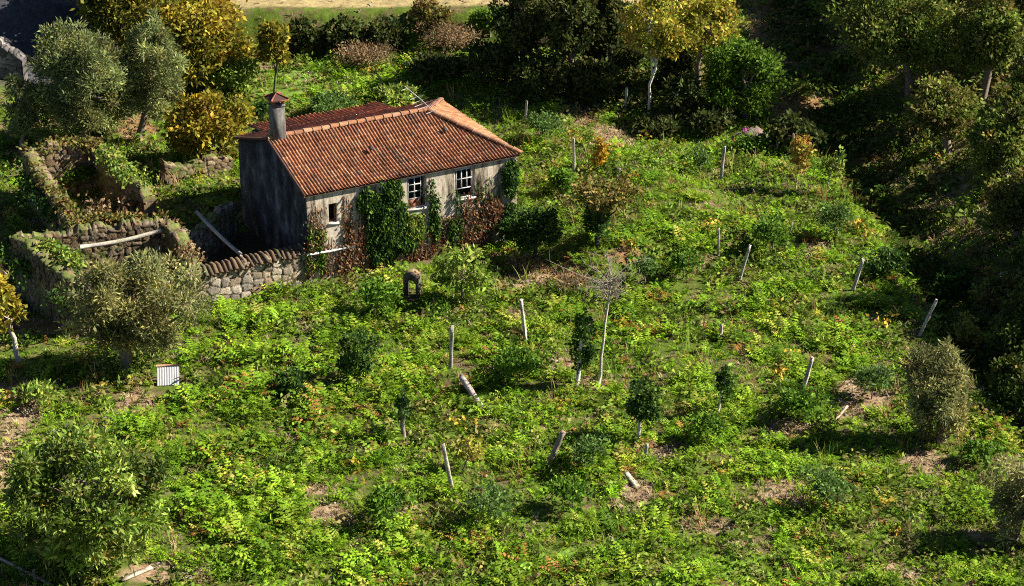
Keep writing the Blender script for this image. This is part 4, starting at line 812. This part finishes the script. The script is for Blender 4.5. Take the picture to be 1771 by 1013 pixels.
def spots(x0, x1, y0, y1, st, rg):
    gx, gy = np.meshgrid(np.arange(x0, x1, st), np.arange(y0, y1, st)); x = gx.ravel()+rg.uniform(-.5, .5, gx.size)*st; y = gy.ravel()+rg.uniform(-.5, .5, gx.size)*st
    z = zt(x, y); px, py = proj(x, y, z); m = (px > -60) & (px < 1830) & (py > -30) & (py < 1060)
    u = (x-HX)*hl[0]+(y-HY)*hl[1]; v = (x-HX)*hw[0]+(y-HY)*hw[1]
    m &= ~((u > -.1) & (u < HL+.2) & (v > -.55) & (v < HW+.4)) & ~((u > E0) & (u < E1) & (v > HW) & (v < HW+2.2)) & ~((u > -6.3) & (u < 0) & (v > -.05) & (v < 7))
    for p0, p1 in ((rBL, rBR), (rBR, rFR), (rFR, rFL), (rFL, rBL)):
        d = p1[:2]-p0[:2]; L = np.hypot(*d); d /= L; t = (x-p0[0])*d[0]+(y-p0[1])*d[1]; e = np.abs(-(x-p0[0])*d[1]+(y-p0[1])*d[0]); m &= ~((t > -.3) & (t < L+.3) & (e < .5))
    m &= ~((np.abs(px-291) < 26) & (py > 640) & (py < 690)); m &= ~((np.abs(px-238) < 36) & (py > 975) & (py < 1030)); m &= ~((np.abs(px-711) < 26) & (py > 500) & (py < 556))
    x, y, z, px, py = x[m], y[m], z[m], px[m], py[m]; return x, y, z, px, py
rg = np.random.default_rng(21)
def zones(x, y, px, py):
    ed = x-np.interp(y, EY, EX); sfz = sst((y-130.2-.04*x)/1.0)*(1-sst((x-7)/5)); gz = sst((-21-x)/2)*sst((y-120)/3)
    return ed, sfz, gz, ell(px, py, BARE), ell(px, py, LUSH), ell(px, py, LITTER)
FERN = np.array([(.21, .35, .018), (.155, .28, .016), (.29, .41, .032), (.10, .19, .013), (.38, .37, .06)]); FW = np.array([4, 4, 2, 2, 1.])
x, y, z, px, py = spots(-34, 36, 66, 150, .27, rg); ed, sfz, gz, br, lu, lt = zones(x, y, px, py)
den = .9*sst((fbm(x*.55, y*.55, 41)-.24)/.2)*(1-.93*br)*(1-.55*lu)*(1-.85*lt)*(1-sfz)*(1-gz)*(1-.85*sst((ed-1)/2)); left = sst((x+16)/6)+sst((90-y)/5); den *= np.clip(left, .15, 1)
m = rg.random(len(x)) < den; sc = (.26+.95*sst((fbm(x*.75, y*.75, 43)-.25)/.55)**1.4)*(.7+.6*rg.random(len(x)))*.70; sc *= np.where(px < 720, 1.15, .95)*np.where(y > 108, .85, 1)
P = np.stack([x, y, z-.03], -1)[m]; tone = fbm(P[:, 0]*.3, P[:, 1]*.3, 47)[:, None]; cl = jit(pick(FERN, len(P), rg, FW), len(P), rg, .3, .1)*(.6+.8*tone)
bri = rg.random(len(P)) < .025; cl[bri] = jit((.36, .17, .05), bri.sum(), rg)
scatter('bracken', '', [fern(500+k, 5+k % 3) for k in range(10)], P, sc[m], cl, rg)
m = rg.random(len(x)) < .035*(1-sfz)*(1-gz)*sst((fbm(x*.3+4, y*.3, 58)-.4)/.2); P = np.stack([x, y, z-.02], -1)[m]; cl = jit(pick([(.36, .25, .12), (.24, .26, .06), (.30, .17, .07), (.2, .3, .04)], len(P), rg), len(P), rg, .3)
scatter('dead_stalks', '', [tuft(580+k, 6, .022, (62, 88), (.8, 1.2), .2) for k in range(6)], P, .55+.5*rg.random(len(P)), cl, rg)
x, y, z, px, py = spots(-34, 36, 66, 150, .52, rg); ed, sfz, gz, br, lu, lt = zones(x, y, px, py)
den = .75*sst((fbm(x*.6+30, y*.6, 51)-.40)/.2)*(1-.8*br)*(1-sfz)*(1-gz)*(1-.6*lt); m = rg.random(len(x)) < den
P = np.stack([x, y, z-.02], -1)[m]; cl = jit(pick([(.105, .175, .02), (.155, .25, .026), (.23, .32, .045), (.07, .115, .016), (.22, .2, .06)], len(P), rg), len(P), rg, .3, .1)
yl = rg.random(len(P)) < .02; cl[yl] = jit((.5, .34, .05), yl.sum(), rg)
scatter('weeds', '', [weed(520+k) for k in range(8)], P, .38+.4*rg.random(len(P)), cl, rg)
x, y, z, px, py = spots(-34, 36, 66, 150, .30, rg); ed, sfz, gz, br, lu, lt = zones(x, y, px, py)
den = (.6+.4*lu)*(1-.75*br)*(1-sfz)*(1-gz)*(1-.8*lt)*sst((fbm(x*.4+5, y*.4, 61)-.25)/.3); m = rg.random(len(x)) < den
P = np.stack([x, y, z-.02], -1)[m]; cl = jit(pick([(.19, .34, .012), (.25, .40, .02), (.125, .22, .012)], len(P), rg), len(P), rg, .3, .1)
scatter('grass', '', [tuft(540+k, 12, .06) for k in range(6)], P, .18+.22*rg.random(len(P)), cl, rg)
den = np.clip(.16+.75*br+.7*lt+.55*sst((ed-2.5)/2)+.12*sst((fbm(x*.4, y*.4, 66)-.5)/.2), 0, .8)*(1-gz)*(1-.75*sfz)*(1-.7*lu); m = rg.random(len(x)) < den
P = np.stack([x, y, z-.02], -1)[m]; cl = jit(pick([(.36, .27, .15), (.28, .19, .10), (.42, .34, .2), (.22, .15, .08), (.2, .19, .07)], len(P), rg), len(P), rg, .3, .08)
scatter('dry_grass', '', [tuft(560+k, 12, .045, (15, 75)) for k in range(6)], P, .2+.28*rg.random(len(P)), cl, rg)
# undergrowth of the right bank and the shaded ground below the trees; clods and stones on the bare soil
x, y, z, px, py = spots(-34, 36, 66, 150, .42, rg); ed, sfz, gz, br, lu, lt = zones(x, y, px, py)
den = .8*np.maximum(sst((ed-.5)/1.5)*(1-.75*sst((ed-3.8)/1.2))*sst((fbm(x*.45, y*.45, 93)-.36)/.15), .6*sst((y-120)/6)*sst((x-2)/4)*(1-sst((x-11)/3)))*(1-sfz); m = rg.random(len(x)) < den; P = np.stack([x, y, z-.02], -1)[m]
cl = jit(pick([(.05, .10, .015), (.08, .14, .02), (.12, .17, .03), (.16, .13, .04)], len(P), rg), len(P), rg, .3, .1); scatter('undergrowth', '', [weed(600+k) for k in range(6)], P, .6+.6*rg.random(len(P)), cl, rg)
def clod(seed):
    rg = np.random.default_rng(seed); a = Acc()
    for k in range(5): rock(a, rg.normal(size=3)*[.9, .9, 0], np.array([.3, .26, .2])*rg.uniform(.5, 1.2), rg, (1, 1, 1))
    p = Proto(); p.v = np.concatenate(a.v); p.q = np.concatenate(a.q); p.c = np.concatenate(a.c); return p
x, y, z, px, py = spots(-30, 30, 66, 135, .38, rg); ed, sfz, gz, br, lu, lt = zones(x, y, px, py); m = rg.random(len(x)) < (.02+.5*br+.3*lt); P = np.stack([x, y, z], -1)[m]
cl = jit(pick([(.24, .17, .10), (.17, .115, .07), (.30, .24, .17), (.32, .27, .2)], len(P), rg), len(P), rg, .25, .06); scatter('stones', '', [clod(620+k) for k in range(5)], P, .12+.22*rg.random(len(P))**2, cl, rg, 'granite')
